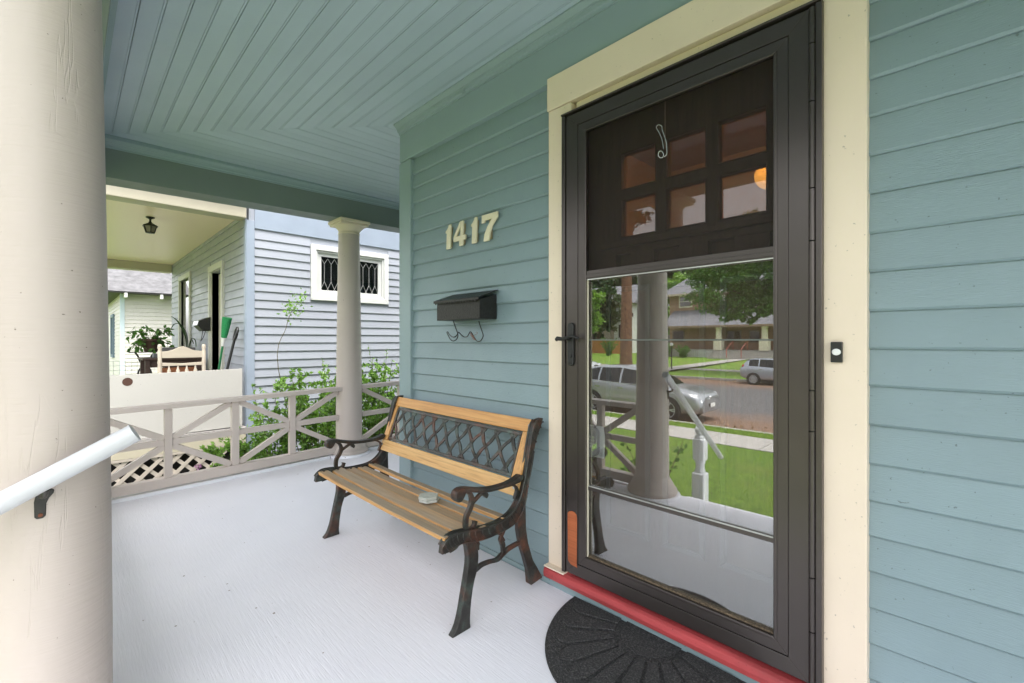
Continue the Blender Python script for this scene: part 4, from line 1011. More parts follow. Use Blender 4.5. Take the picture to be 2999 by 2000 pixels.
# porch of the neighbour
obj('porch_floor', MB().box(-12.5, -6.575, -.75, NY-.02, -.03, .012), plain('grey porch floor', (.30,.28,.27), .8, 0, .2, 40, .2), nh)
obj('skirt_board', MB().box(-6.60, -6.578, -.75, NY-.03, -.185, -.032), crm, nh, .002)
def bead_mat(name, col, axis_scale):
    m, nt, b = new_mat(name); v = coords(nt); wv = N(nt, 'ShaderNodeTexWave', wave_type='BANDS', bands_direction='X'); wv.inputs['Scale'].default_value = axis_scale; nt.links.new(v, wv.inputs['Vector'])
    g = ramp(nt, wv.outputs[0], [(.0, (.0,)*3), (.10, (1,)*3)])
    nt.links.new(mixc(nt, 1.0, col, ramp(nt, wv.outputs[0], [(0, (.62,)*3), (.08, (1,)*3)]), 'MULTIPLY'), b.inputs['Base Color']); b.inputs['Roughness'].default_value = .35
    bump(nt, b, g, .6, .006); return m
obj('porch_ceiling', MB().box(-12.5, -6.83, -.6, NY-.003, 2.80, 2.83), bead_mat('cream beadboard', (.92,.74,.60), 5.2), nh)
bmm = obj('end_beam', MB().box(-6.825, -6.60, -.75, NY-.014, 2.705, 2.98), crm, nh, .012, 3)
obj('far_beam', MB().box(-12.75, -12.5, -.75, NY-.01, 2.63, 2.98), crm, nh, .01)
obj('front_beam', MB().box(-12.49, -6.83, -.75, -.61, 2.66, 2.98), crm, nh, .01)
obj('porch_roof', MB().box(-13.1, -6.5, -1.1, NY-.02, 2.99, 3.12), plain('neighbour roof', (.2,.2,.21), .9), nh)
obj('main_roof', MB().prism([(1.2, 5.0), (9.4, 5.0), (5.3, 7.4)], 0, -13.1, -6.5), plain('neighbour shingle', (.2,.2,.215), .9), nh)
for px_ in (-12.5, -6.75): obj('porch_post', MB().box(px_-.07, px_+.07, -.72, -.58, .013, 2.655 if px_ < -10 else 2.70), crm, nh, .006)
front_boards(nw, nf_m, NY+.012, -12.62, NX-.105, .0, 2.79, ((DX0-.10, DX1+.10, -.5, 2.33), (WX0-.10, WX1+.10, .5, 2.45)))
dfr = obj('front_door', MB().box(DX0+.02, DX1-.02, NY+.10, NY+.14, .0, 2.2), paint('door cream', (.62,.58,.47), .5), nh)
obj('door_casing', MB().box(DX0-.095, DX0, NY-.03, NY+.13, .013, 2.225).box(DX1, DX1+.075, NY-.03, NY+.13, .013, 2.225).box(DX0-.095, DX1+.075, NY-.032, NY+.13, 2.226, 2.32), paint('grey cream trim', (.55,.55,.48), .5), nh, .003)
obj('gap_shade_strip', MB().box(DX1-.16, DX1-.02, NY+.07, NY+.095, .02, 2.2), plain('door gap shade', (.02,.018,.016), .8), dfr)  # solid dark strip standing in for the shaded gap at the door
nwi = obj('front_window', frame_ring((WX0-.09,WX1+.09,.52,2.43),(WX0,WX1,.62,2.34), NY-.03, NY+.05), paint('window trim', (.55,.55,.48), .5), nh, .003)
obj('pane', MB().box(WX0, WX1, NY+.03, NY+.034, .62, 2.34), glass_mat('window glass', .22, (.4,.4,.4)), nwi)
obj('room_shade', MB().box(WX0-.3, WX1+.3, NY+.5, NY+.52, .3, 2.6), plain('dim room', (.05,.05,.045), .9), nwi)
# door slab laid on edge as barrier
ds = thing('door_slab', 'old white door slab lying on its edge as barrier on the neighbour porch', 'door slab', (-6.62, .55, .013))
dsm = paint('chipped white paint', (.46,.44,.42), .5, .03, (1,1,1), 20, .12, specks=.8)
hy, hz = onX(373.5, 1117.5, -6.6).y, onX(373.5, 1117.5, -6.6).z
def slab_hole():
    y0, y1, z0, z1 = -.42, 1.605, .016, .745; mb = MB(); n = 24; r = .046
    circ = [(hy + r*math.cos(2*PI*k/n), hz + r*math.sin(2*PI*k/n)) for k in range(n)]
    def edge(a):
        dx, dz = math.cos(a), math.sin(a); ts = []
        if dx > 1e-9: ts.append((y1-hy)/dx)
        if dx < -1e-9: ts.append((y0-hy)/dx)
        if dz > 1e-9: ts.append((z1-hz)/dz)
        if dz < -1e-9: ts.append((z0-hz)/dz)
        t_ = min(ts); return (hy+dx*t_, hz+dz*t_)
    angs = sorted(set([2*PI*k/n for k in range(n)] + [math.atan2(zc-hz, yc-hy) % (2*PI) for yc in (y0,y1) for zc in (z0,z1)]))
    m = len(angs); I = [(hy+r*math.cos(a), hz+r*math.sin(a)) for a in angs]; O = [edge(a) for a in angs]
    for x, flip in ((-6.600, 0), (-6.640, 1)):
        vs = [(x, y, z) for y, z in I] + [(x, y, z) for y, z in O]
        mb.add(vs, [((k, (k+1) % m, m+(k+1) % m, m+k) if flip else (k, m+k, m+(k+1) % m, (k+1) % m)) for k in range(m)])
    for L_, f_ in ((I, 1), (O, 0)):
        vs = [(-6.600, y, z) for y, z in L_] + [(-6.640, y, z) for y, z in L_]
        mb.add(vs, [((k, (k+1) % m, m+(k+1) % m, m+k) if f_ else (k, m+k, m+(k+1) % m, (k+1) % m)) for k in range(m)])
    mb.v = [(x, y, z + .018*(y-.6)) for x, y, z in mb.v]
    return mb
obj('slab', slab_hole(), dsm, ds)
obj('knob_hole', MB().tube([(-6.599, hy, hz-.003), (-6.639, hy, hz-.003)], .0455, 24), plain('hole rim brown', (.07,.03,.02), .8), ds)
# lattice under the porch
lat = thing('lattice_skirt', 'beige diagonal wood lattice under the neighbour porch floor', 'lattice', (-6.6, .45, -.86))
lm_ = paint('lattice paint', (.42,.37,.32), .6, .1, (1,1,1), 40, .2, dirt=.4)
ly0, ly1, lz0, lz1 = -.75, 1.42, -.85, -.19; cut = []
def clip_diag(c, s):      # slat z = c + s*y clipped to the panel
    pts = []
    for y in (ly0, ly1):
        z = c + s*y
        if lz0 <= z <= lz1: pts.append((y, z))
    for z in (lz0, lz1):
        y = (z - c)/s
        if ly0 < y < ly1: pts.append((y, z))
    pts = sorted(set((round(a, 4), round(b, 4)) for a, b in pts)); return (pts[0], pts[-1]) if len(pts) >= 2 else None
for fam, xx in ((1, -6.588), (-1, -6.597)):
    c = -4.0
    while c < 3.0:
        e = clip_diag(c, fam)
        if e and math.dist(*e) > .04:
            obj('lattice_slat', MB().beam((xx, *e[0]), (xx, *e[1]), .007, .040, (0,-fam,1)) , lm_, lat)
        c += .166
obj('frame_board', MB().box(-6.592,-6.576,ly0,ly1,-.215,-.187), lm_, lat)
obj('void_shade_box', MB().box(-6.72,-6.66,-.75,NY-.05,-.88,-.19), plain('under porch shade', (.012,.011,.010), .95), nh)  # near-black box, colour stands in for the shade behind the lattice
# ----------------------------------------------------------------- things on the neighbour porch
lan = onX(440, 648, -7.85)
t = thing('porch_lantern', 'black hexagonal ceiling lantern under the neighbour porch ceiling', 'lantern', (lan.x, lan.y, 2.80))
lx, ly = lan.x, lan.y
k_ = .72
def LZ_(z): return 2.80 - (2.80 - z) * k_
obj('canopy', MB().lathe([(.07*k_,2.798),(.07*k_,LZ_(2.785)),(.03*k_,LZ_(2.765)),(.012,LZ_(2.755)),(.012,LZ_(2.715)),(.03*k_,LZ_(2.70))], (lx,ly,0), 14), M['black_iron'], t)
obj('roof', MB().lathe([(.012,LZ_(2.705)),(.03*k_,LZ_(2.69)),(.125*k_,LZ_(2.635)),(.130*k_,LZ_(2.622))], (lx,ly,0), 6, False), M['black_iron'], t)
for k in range(6):
    a = 2*PI*k/6
    obj('rib', MB().tube([(lx+.105*k_*math.cos(a), ly+.105*k_*math.sin(a), LZ_(2.622)), (lx+.070*k_*math.cos(a), ly+.070*k_*math.sin(a), LZ_(2.505))], .006, 5), M['black_iron'], t)
obj('glass', MB().lathe([(.098*k_,LZ_(2.621)),(.062*k_,LZ_(2.508))], (lx,ly,0), 6, False), plain('seedy lantern glass', (.20,.18,.13), .3), t)
obj('bottom_ring', MB().lathe([(.075*k_,LZ_(2.512)),(.075*k_,LZ_(2.498)),(.05*k_,LZ_(2.494))], (lx,ly,0), 6, False), M['black_iron'], t)
# chair
chm = paint('cream chair paint', (.55,.48,.385), .4, .04)
ca, cbp = onX(468, 1020, -7.25), onX(597, 1012, -7.25)
t = thing('wooden_chair', 'cream painted chair with arched crest rail standing behind the white door slab', 'chair', (-7.5, (ca.y+cbp.y)/2, .012))
ys_ = (ca.y, cbp.y); top = .985
for s_, y in enumerate(ys_):
    xo = -7.25
    obj('rear_leg', MB().lathe([(.017,.013),(.020,.30),(.022,.44),(.019,.50),(.024,.53),(.019,.56),(.022,.70),(.024,.78),(.021,.82),(.026,.84),(.021,.87),(.025,.985),(.018,1.005),(.026,1.035),(.020,1.07),(.006,1.08)], (xo, y, 0), 14), chm, t)
    obj('front_leg', MB().lathe([(.015,.013),(.020,.25),(.024,.42)], (xo-.42, y+(.03 if s_ else -.03), 0), 12), chm, t)
obj('seat', MB().box(-7.70, -7.235, ys_[0]-.03, ys_[1]+.03, .421, .45), wood('brown seat wood', (.16,.05,.02), (.26,.10,.04), axis=0), t, .01)
arc = []
for k in range(13): u = k/12; arc.append((ys_[0]+.018 + (ys_[1]-ys_[0]-.036)*u, .985 + .065*math.exp(-((u-.5)/.22)**2)))
poly = arc + [(ys_[1]-.018, .90), (ys_[0]+.018, .90)]
obj('crest_rail', MB().prism(poly, 0, -7.262, -7.240), chm, t, .004)
obj('lower_rail', MB().prism([(ys_[0]+.02,.798),(ys_[1]-.02,.798),(ys_[1]-.02,.842),((ys_[0]+ys_[1])/2,.828),(ys_[0]+.02,.842)], 0, -7.262, -7.240), chm, t, .004)
for k in range(4):
    y = ys_[0] + (ys_[1]-ys_[0])*(k+1)/5
    obj('spindle', MB().lathe([(.008,.455),(.012,.56),(.017,.68),(.021,.735),(.010,.765),(.008,.80)], (-7.251, y, 0), 10), chm, t)
# dark table with red brown side
tb = thing('side_table', 'dark brown wooden table beside the cream chair on the neighbour porch', 'table', (-8.7, 1.05, .012))
dk = wood('dark brown wood', (.035,.018,.012), (.07,.04,.03), axis=1)
tz = .86; ty0, ty1 = onX(424, 1043, -8.6).y, 1.52
obj('table_top', MB().box(-9.25, -8.55, ty0-.03, ty1, tz-.03, tz), dk, tb, .006)
obj('apron', MB().box(-8.62, -8.60, ty0+.05, ty1-.05, tz-.14, tz-.031), dk, tb)
for x in (-8.60, -9.2):
    for y in (ty0, ty1-.06): obj('leg', MB().box(x-.025, x+.04, y, y+.06, .013, tz-.031), dk, tb, .004)
obj('drawer_front', MB().box(-8.64, -8.615, ty0+.18, ty1-.08, .45, tz-.15), wood('red brown panel', (.22,.07,.025), (.34,.13,.05), axis=1), tb)
tag(obj('storage_box', MB().box(-8.95, -8.75, ty0+.12, ty0+.35, tz+.001, tz+.065), plain('grey box', (.12,.13,.13), .6), None, .004), 'small grey box lying on the dark table behind the chair', 'box')
# plant stand with curved leg and trailing plant
ps = onX(430, 1030, -10.2); pz = ps.z; sy = ps.y
stn = thing('plant_stand', 'black metal plant stand with curved leg holding a trailing plant', 'plant stand', (-10.2, sy, .012))
a_, b_ = onX(376, 1028, -10.2).y, onX(470, 1022, -10.2).y
obj('tray', MB().box(-10.42, -10.02, a_, b_, pz-.012, pz), M['black_iron'], stn, .004)
c1 = onX(398, 1040, -10.2); pts = [(-10.2,)+tuple(onX(x, y, -10.2))[1:] for x, y in ((395,1031),(405,1045),(411,1060),(422,1066))]
pts += [(-10.2, pts[-1][1]+.10, .55), (-10.2, pts[-1][1]+.02, .2), (-10.2, pts[-1][1]-.10, .02)]
obj('curved_leg', MB().tube(dense(pts, 4), .014, 8), M['black_iron'], stn)
obj('curved_leg', MB().tube(dense([(x, 2*(a_+b_)/2 - y, z) for x, y, z in pts], 4), .014, 8), M['black_iron'], stn)
def potted(name, label, c, rpot, hpot, potcol, n, spread, leafsz, droop, mat='pot'):
    t = thing(name, label, 'potted plant', tuple(c))
    obj('pot', MB().lathe([(rpot*.72,.0),(rpot*.95,hpot*.85),(rpot*1.05,hpot*.86),(rpot*1.05,hpot),(rpot*.92,hpot),(rpot*.9,hpot*.9)], tuple(c), 18), plain(name+' pot', potcol, .7), t)
    st = MB(); lf = MB()
    for k in range(n):
        a = random.uniform(0, 2*PI); b = Vector(c) + Vector((0,0,hpot*.9)); r = spread*random.uniform(.4,1)
        up = random.uniform(.02,.16) if random.random() < .75 else random.uniform(.2,.38)
        e = b + Vector((r*math.cos(a)*.6, r*math.sin(a), up - droop*r)); m = b + (e-b)*.5 + Vector((0,0,.08))
        P_ = dense([tuple(b), tuple(m), tuple(e)], 4); st.tube(P_, .003, 4)
        for q in range(7): leaf_quad(lf, Vector(P_[-1-q % 5]), rdir(-.5), rdir(.6), leafsz*random.uniform(.6,1.2), leafsz*.5)
    obj('stems', st, stem_m, t); obj('leaves', lf, LF[mat], t); return t
potted('trailing_plant', 'leafy trailing plant in a brown pot on the black plant stand', Vector((-10.2, onX(442,1020,-10.2).y, pz+.001)), .13, .22, (.10,.055,.04), 30, .38, .11, .55)
sp0 = onX(545, 1022, -9.7)
t = thing('strap_leaf_plant', 'dark strap leaved plant arching over behind the cream chair', 'potted plant', (-9.7, sp0.y, .86))
obj('planter', MB().box(-9.9, -9.5, onX(470,1016,-9.7).y, onX(566,1016,-9.7).y, sp0.z-.10, sp0.z+.03), plain('grey planter', (.16,.15,.15), .7), t, .006)
obj('planter_stand', MB().box(-9.85,-9.55, onX(480,1016,-9.7).y, onX(560,1016,-9.7).y, .013, sp0.z-.101), dk, t)
for pth, wd_ in (([(548,1020),(543,985),(530,955),(515,935),(500,925)], .075), ([(552,1020),(545,975),(528,950),(512,948),(501,962)], .06), ([(555,1020),(560,995),(566,990),(573,1000),(574,1018)], .05), ([(553,1020),(556,1002),(562,996),(568,1008)], .04)):
    P3 = dense([tuple(onX(x, y, -9.7)) for x, y in pth], 4); mb = MB(); n_ = len(P3)
    for i, p in enumerate(P3):
        ww = wd_*(.25 + .75*math.sin(PI*min(1, (i+1)/n_*.9)))*.5*(1 if i < n_-1 else .1)
        mb.v += [(p[0]+ww*.8, p[1]-ww*.5, p[2]), (p[0], p[1], p[2]-ww*.35), (p[0]-ww*.8, p[1]+ww*.5, p[2])]
        if i: k = 3*i; mb.f += [[k-3,k-2,k+1,k],[k-2,k-1,k+2,k+1]]; mb.sm += [True,True]
    obj('leaf', mb, LF['dark'], t)
# broom and shovel leaning by the door
def lean_on(px, py, y): return onY(px, py, y)
bt, bb = lean_on(663, 945, 1.56), lean_on(641, 1080, 1.50); d_ = (bt-bb).normalized(); foot = bb + d_*((.02-bb.z)/d_.z)
t = thing('broom', 'green broom standing bristles up beside the neighbour door', 'broom', tuple(foot))
gm = plain('green plastic', (.015,.17,.06), .4)
nk = foot + d_*((bt-foot).length - .33)
obj('handle', MB().tube([foot, nk], .014, 8), gm, t)
obj('collar', MB().tube([nk, nk+d_*.12], [.016,.032], 10), plain('white broom collar', (.75,.75,.72), .5), t)
obj('bristles', MB().tube([nk+d_*.12, nk+d_*.26, nk+d_*.40], [.035,.05,.06], 10), plain('green bristles', (.015,.22,.07), .8, 0, .3, 90, .5), t)
st_, sb_ = lean_on(689, 985, 1.58), lean_on(666, 1078, 1.50); d_ = (st_-sb_).normalized(); foot = sb_ + d_*((.02-sb_.z)/d_.z)
t = thing('shovel', 'black shovel handle with open grip leaning by the neighbour door', 'shovel', tuple(foot))
obj('handle', MB().tube([foot+d_*.3, st_-d_*.05], .017, 8), M['black_iron'], t)
ctr = st_ + d_*.03; sx = Vector((0.7,.0,.1)).normalized()
obj('grip', MB().tube([ctr + sx*(.055*math.cos(a)) + d_*(.085*math.sin(a)) for a in [2*PI*k/16 for k in range(17)]], .017, 8, False), M['black_iron'], t)
obj('blade', MB().prism([(foot.x-.12, foot.z+.33),(foot.x+.12, foot.z+.33),(foot.x+.11, foot.z+.06),(foot.x, foot.z),(foot.x-.11, foot.z+.06)], 1, foot.y-.012, foot.y), M['black_iron'], t)
# mailbox of the neighbour
nm0 = onY(598, 950, 1.60)
t = thing('wall_mailbox', 'small black and chrome mailbox with wire hooks beside the neighbour door', 'mailbox', (nm0.x, 1.66, nm0.z-.12))
obj('body', MB().prism([(1.655,nm0.z-.11),(1.655,nm0.z+.12),(1.50,nm0.z+.05),(1.48,nm0.z-.02),(1.56,nm0.z-.11)], 0, nm0.x-.18, nm0.x+.18), M['black_iron'], t, .008)
obj('front_plate', MB().prism([(1.478,nm0.z-.02),(1.496,nm0.z+.05),(1.490,nm0.z+.052),(1.470,nm0.z-.02)], 0, nm0.x-.17, nm0.x+.17), plain('chrome', (.75,.75,.75), .15, 1.0), t)
obj('hook', MB().tube(dense([(nm0.x-.12,1.6,nm0.z-.11),(nm0.x-.10,1.58,nm0.z-.24),(nm0.x,1.55,nm0.z-.27),(nm0.x+.08,1.57,nm0.z-.22),(nm0.x+.1,1.6,nm0.z-.11)],4), .005, 6), M['black_iron'], t)
# wire fence beyond the far end of that porch
t = thing('wire_fence', 'low white wire mesh fence beyond the far end of the neighbour porch', 'fence', (-13.6, .8, -.86))
wm_ = plain('white coated wire', (.6,.6,.58), .5)
f0, f1 = -.2, 2.4
for y in (.28, 1.35, 2.4): obj('post', MB().box(-13.64,-13.56,y-.035,y+.035,-.9,.66), paint('fence post', (.55,.5,.43), .7), t)
for k in range(12): obj('wire', MB().tube([(-13.55, f0, -.5+k*.105), (-13.55, f1, -.5+k*.105)], .006, 4), wm_, t)
for k in range(26): obj('wire', MB().tube([(-13.54, f0+k*.104, -.6), (-13.54, f0+k*.104, .66)], .005, 4), wm_, t)
# ================================================================= the white house further on
wh = thing('white_house', 'white sided house with grey shingle roof beyond the neighbour porch', 'house', (-21, 5, -.86))
wsm = paint('white vinyl siding', (.58,.545,.52), .5, .03); wst = paint('pale blue corner trim', (.52,.60,.66), .5, .03)
ww = obj('wall', MB().box(-24, -17.53, 1.13, 9, -.9, 2.62), wsm, wh)
side_boards(ww, wsm, -17.53, 1.20, 8.9, -.55, 2.45, step=.1143)
front_boards(ww, wsm, 1.13, -23.9, -17.6, -.55, 2.45, ((-21.2,-20.0,.55,2.0),), step=.1143)
obj('corner_board', MB().box(-17.535,-17.505,1.10,1.20,-.7,2.5).box(-17.62,-17.536,1.10,1.125,-.7,2.5), wst, wh)
wn_ = obj('window', frame_ring((-21.2,-20.0,.55,2.0),(-21.1,-20.1,.65,1.9), 1.07, 1.125), plain('slate blue shutter', (.12,.17,.22), .6), wh)
obj('pane', MB().box(-21.1,-20.1,1.10,1.12,.65,1.9), glass_mat('white house glass', .1, (.2,.25,.3)), wn_)
def shingle_mat():
    m, nt, b = new_mat('grey shingles'); v = coords(nt, (1,1,1))
    tc = N(nt, 'ShaderNodeTexCoord'); sp = N(nt, 'ShaderNodeSeparateXYZ'); nt.links.new(tc.outputs['Object'], sp.inputs[0]); cbn = N(nt, 'ShaderNodeCombineXYZ')
    ad = N(nt, 'ShaderNodeMath', operation='ADD'); nt.links.new(sp.outputs[0], ad.inputs[0]); nt.links.new(sp.outputs[1], ad.inputs[1])
    nt.links.new(ad.outputs[0], cbn.inputs[0]); mu = N(nt, 'ShaderNodeMath', operation='MULTIPLY'); mu.inputs[1].default_value = 1.6; nt.links.new(sp.outputs[2], mu.inputs[0]); nt.links.new(mu.outputs[0], cbn.inputs[1])
    br = N(nt, 'ShaderNodeTexBrick'); br.inputs['Scale'].default_value = 1.0; br.inputs['Brick Width'].default_value = .34; br.inputs['Row Height'].default_value = .13; br.inputs['Mortar Size'].default_value = .012
    br.inputs['Color1'].default_value = (.15,.148,.165,1); br.inputs['Color2'].default_value = (.26,.255,.28,1); br.inputs['Mortar'].default_value = (.08,.08,.085,1); br.inputs['Bias'].default_value = 0.0
    nt.links.new(cbn.outputs[0], br.inputs['Vector'])
    nt.links.new(mixc(nt, .35, br.outputs[0], ramp(nt, noise(nt, v, 5, 5), [(.3,(.12,.12,.13)),(.7,(.30,.295,.32))])), b.inputs['Base Color']); b.inputs['Roughness'].default_value = .9
    bump(nt, b, br.outputs['Fac'], -.4, .01); return m
shg = shingle_mat()
rf = MB().add([(-17.05,.65,2.53),(-17.05,9.4,2.53),(-20.8,9.4,4.6),(-20.8,.65,4.6),(-24.5,.65,2.53),(-24.5,9.4,2.53)], [(0,1,2,3),(3,2,5,4),(0,3,4),(1,5,2)])
shw = plain('pale shingle', (.11,.108,.112), .9, 0, .3, 6, .4)
obj('roof', rf, shw, wh)
obj('soffit', MB().box(-24.4,-17.07,.68,9.35,2.49,2.525), plain('dark eave', (.06,.055,.06), .8), wh)
for y in (1.20, 2.02, 2.9): obj('rafter_tail', MB().box(-17.5,-17.06,y-.035,y+.035,2.36,2.488), whm, wh)
# ================================================================= the street that the storm door mirrors
MIR = 2 * (FY + .021)
def mir(px, py, y): v = onY(px, py, MIR - y); return Vector((v.x, y, v.z))
def q4(x, y, yr): return mir(1680 + x*.3444, 760 + y*.3444, yr)
rubber = plain('tyre rubber', (.015,.015,.016), .8); alloy = plain('alloy rim', (.55,.56,.58), .3, .8); dglass = plain('car glass', (.012,.014,.015), .06, 0, 0, 5, 0)
black_p = plain('black trim', (.015,.015,.016), .5); lampm = plain('headlamp', (.7,.72,.74), .1, .2); redl = plain('tail lamp', (.35,.01,.01), .2); platem = plain('number plate', (.75,.75,.72), .5)
def car_paint(name, col):
    m, nt, b = new_mat(name); b.inputs['Base Color'].default_value = col + (1,); b.inputs['Metallic'].default_value = .55; b.inputs['Roughness'].default_value = .28
    b.inputs['Coat Weight'].default_value = .8; b.inputs['Coat Roughness'].default_value = .05; return m
def cr(tab, u):
    n = len(tab); 
    for i in range(n-1):
        if tab[i][0] <= u <= tab[i+1][0]:
            p0, p1, p2, p3 = tab[max(0,i-1)], tab[i], tab[i+1], tab[min(n-1,i+2)]
            f = (u - p1[0])/(p2[0]-p1[0]); f2 = f*f*(3-2*f)
            return [p1[k] + (p2[k]-p1[k])*(.5*f + .5*f2) for k in range(1, len(p1))]
    return list(tab[-1][1:])
def car(name, label, loc, rot, L_, paintm, tab, side_win, wheels, wr, front_glass, rear_glass, spokes=5, group=None):
    """tab rows: x, z under, z sill, z belt, z roof, half width, half roof width; x from the rear 0 to the front 1"""
    t = thing(name, label, 'car', loc, rot, group, local=True)
    NS = 72; ring = []
    for i in range(NS+1):
        u = i/NS; zu, zs, zb, zr_, hw, hr = cr(tab, u); X = (u-.5)*L_
        P_ = [(0,zu),(hw*.80,zu),(hw*.95,zs-.06),(hw*.985,zs+.05),(hw,(zs+zb)*.5+.03),(hw*.985,zb-.08),(hw*.955,zb),(hw*.955+(hr-hw*.955)*.35,zb+(zr_-zb)*.40),(hr*1.0,zb+(zr_-zb)*.86),(hr*.93,zb+(zr_-zb)*.955),(hr*.6,zr_-.004),(0,zr_)]
        ring.append([(X, y, z) for y, z in P_])
    K = len(ring[0]); body = MB(); parts = {}
    def put(key, quad):
        mb = body if key is None else parts.setdefault(key, MB()); mb.add(quad, [(0,1,2,3)], True)
    for i in range(NS):
        u = (i+.5)/NS
        for k in range(K-1):
            key = None
            if 6 <= k <= 7:
                for j, (a, b) in enumerate(side_win):
                    if a < u < b: key = ('side_window', j)
            if k >= 8:
                if front_glass[0] < u < front_glass[1]: key = ('windscreen', 0)
                if rear_glass[0] < u < rear_glass[1]: key = ('rear_window', 0)
            for sgn in (1, -1):
                kk = key if key is None or key[0] != 'side_window' else key + (sgn,)
                a, b, c, d = ring[i][k], ring[i+1][k], ring[i+1][k+1], ring[i][k+1]
                qd = [(p[0], p[1]*sgn, p[2]) for p in ((a,b,c,d) if sgn > 0 else (d,c,b,a))]
                put(kk, qd)
    for e, fl_ in ((0, 0), (NS, 1)):
        r = ring[e]; vs = [(p[0], p[1], p[2]) for p in r] + [(p[0], -p[1], p[2]) for p in reversed(r[1:-1])]
        body.add(vs, [tuple(range(len(vs))) if fl_ else tuple(reversed(range(len(vs))))])
    def merged(nm, mb, mat):
        me = mb.mesh(nm); bm2 = bmesh.new(); bm2.from_mesh(me); bmesh.ops.remove_doubles(bm2, verts=bm2.verts, dist=.0005); bm2.to_mesh(me); bm2.free()
        return link(nm, me, mat, t)
    merged('body', body, paintm)
    for key, mb in parts.items(): merged(key[0], mb, dglass)
    hwm = max(r[5] for r in tab)
    for wx in wheels:
        for sgn in (1, -1):
            X = (wx-.5)*L_; Y = sgn*(hwm-.10)
            def rotp(mb): mb.v = [(X + z0, Y + sgn*(zz), wr + y0) for z0, y0, zz in mb.v]; return mb
            arch = MB().lathe([(wr*1.14, .0), (wr*1.14, .106)], (0,0,0), 28); link('wheel_arch', rotp(arch).mesh('wheel_arch'), black_p, t)
            ty = MB().lathe([(wr*.62,.0),(wr*.97,.0),(wr,.02),(wr,.10),(wr*.97,.118),(wr*.72,.122),(wr*.70,.110)], (0,0,0), 30); w_ = link('wheel', rotp(ty).mesh('wheel'), rubber, t)
            rm = MB().lathe([(wr*.70,.09),(wr*.70,.116),(wr*.66,.118),(wr*.64,.095)], (0,0,0), 30); rm.lathe([(.065,.09),(.06,.118),(.03,.122)], (0,0,0), 12)
            for k in range(spokes):
                a = 2*PI*k/spokes; ca, sa = math.cos(a), math.sin(a)
                for off in (-.22, .22): rm.beam((.05*ca, .05*sa, .108), (wr*.67*math.cos(a+off*.7), wr*.67*math.sin(a+off*.7), .108), .035, .018)
            link('rim', rotp(rm).mesh('rim'), alloy, w_)
    return t, ring, NS, L_
def fit(ring, NS, u, k): return ring[int(u*NS)][k]
silver = car_paint('silver metallic', (.36,.37,.385)); grey_s = car_paint('cool silver metallic', (.42,.44,.48)); white_c = car_paint('white silver metallic', (.66,.67,.68))
suv = [(0,.52,.60,.92,.96,.72,.55),(.025,.42,.50,1.00,1.12,.83,.60),(.07,.36,.44,1.10,1.30,.88,.62),(.13,.33,.42,1.13,1.49,.91,.65),(.25,.30,.40,1.10,1.60,.93,.68),(.42,.28,.38,1.06,1.625,.935,.69),(.54,.28,.38,1.02,1.57,.935,.68),(.68,.28,.38,.98,1.28,.93,.65),(.755,.28,.38,.95,1.04,.925,.72),(.86,.27,.38,.92,1.00,.915,.70),(.93,.27,.38,.86,.94,.885,.64),(.975,.28,.39,.76,.85,.82,.58),(1,.34,.42,.62,.70,.68,.50)]
t, rg, ns, LL = car('parked_suv', 'silver crossover car parked on the near side of the street', (-7.95, -10.72, -1.335), 0, 4.68, silver, suv, ((.15,.245),(.258,.43),(.443,.655)), (.205,.795), .36, (.575,.745), (.03,.11), 5, None)
def ball_part(nm, c, r, sq, mat): return link(nm, MB().ball(c, r, 14, 9, sq).mesh(nm), mat, t)
for s in (1,-1):
    ball_part('headlight', (2.04, s*.68, .80), .15, (1.2,.6,.5), lampm); ball_part('tail_light', (-2.22, s*.74, 1.02), .14, (.5,.5,1.0), redl)
    ball_part('fog_light', (2.18, s*.56, .46), .07, (.6,1,1), lampm); ball_part('mirror', (.62, s*.98, 1.06), .11, (.7,.9,.75), silver)
    for xx in (-.35,-1.25): link('door_handle', MB().beam((xx, s*.935, .90), (xx+.2, s*.94, .905), .025, .03).mesh('door_handle'), plain('chrome trim', (.7,.7,.7), .15, 1) if s == 1 and xx == -.35 else bpy.data.materials['chrome trim'], t)
    link('window_trim', MB().tube([(-1.75,s*.885,1.09),(-.9,s*.895,1.075),(.2,s*.90,1.045),(.75,s*.90,1.00)], .012, 6).mesh('window_trim'), bpy.data.materials['chrome trim'], t)
ball_part('grille', (2.24, 0, .52), .3, (.40,1.5,.45), black_p); ball_part('badge', (2.30, 0, .74), .075, (.5,1.1,.8), bpy.data.materials['chrome trim'])
link('number_plate', MB().box(2.362, 2.375, -.16, .16, .46, .58).mesh('number_plate'), platem, t)
hatch = [(0,.48,.55,.88,.92,.66,.5),(.03,.38,.46,.96,1.10,.78,.56),(.09,.32,.40,1.02,1.36,.82,.60),(.17,.28,.37,1.03,1.45,.84,.62),(.35,.26,.36,.99,1.475,.85,.64),(.52,.25,.35,.95,1.45,.85,.63),(.68,.25,.35,.92,1.18,.845,.60),(.77,.25,.35,.90,.97,.84,.64),(.88,.26,.36,.80,.86,.82,.58),(.96,.30,.39,.64,.70,.74,.48),(1,.38,.44,.50,.54,.56,.38)]
wx = mir(2207, 1127, -24).x
t, rg, ns, LL = car('parked_hatchback', 'silver grey hatchback parked across the street facing away', (wx + 1.24, -24.75, -1.335), 0, 3.95, grey_s, hatch, ((.13,.25),(.265,.45),(.465,.68)), (.19,.81), .315, (.55,.765), (.035,.13), 10, None)
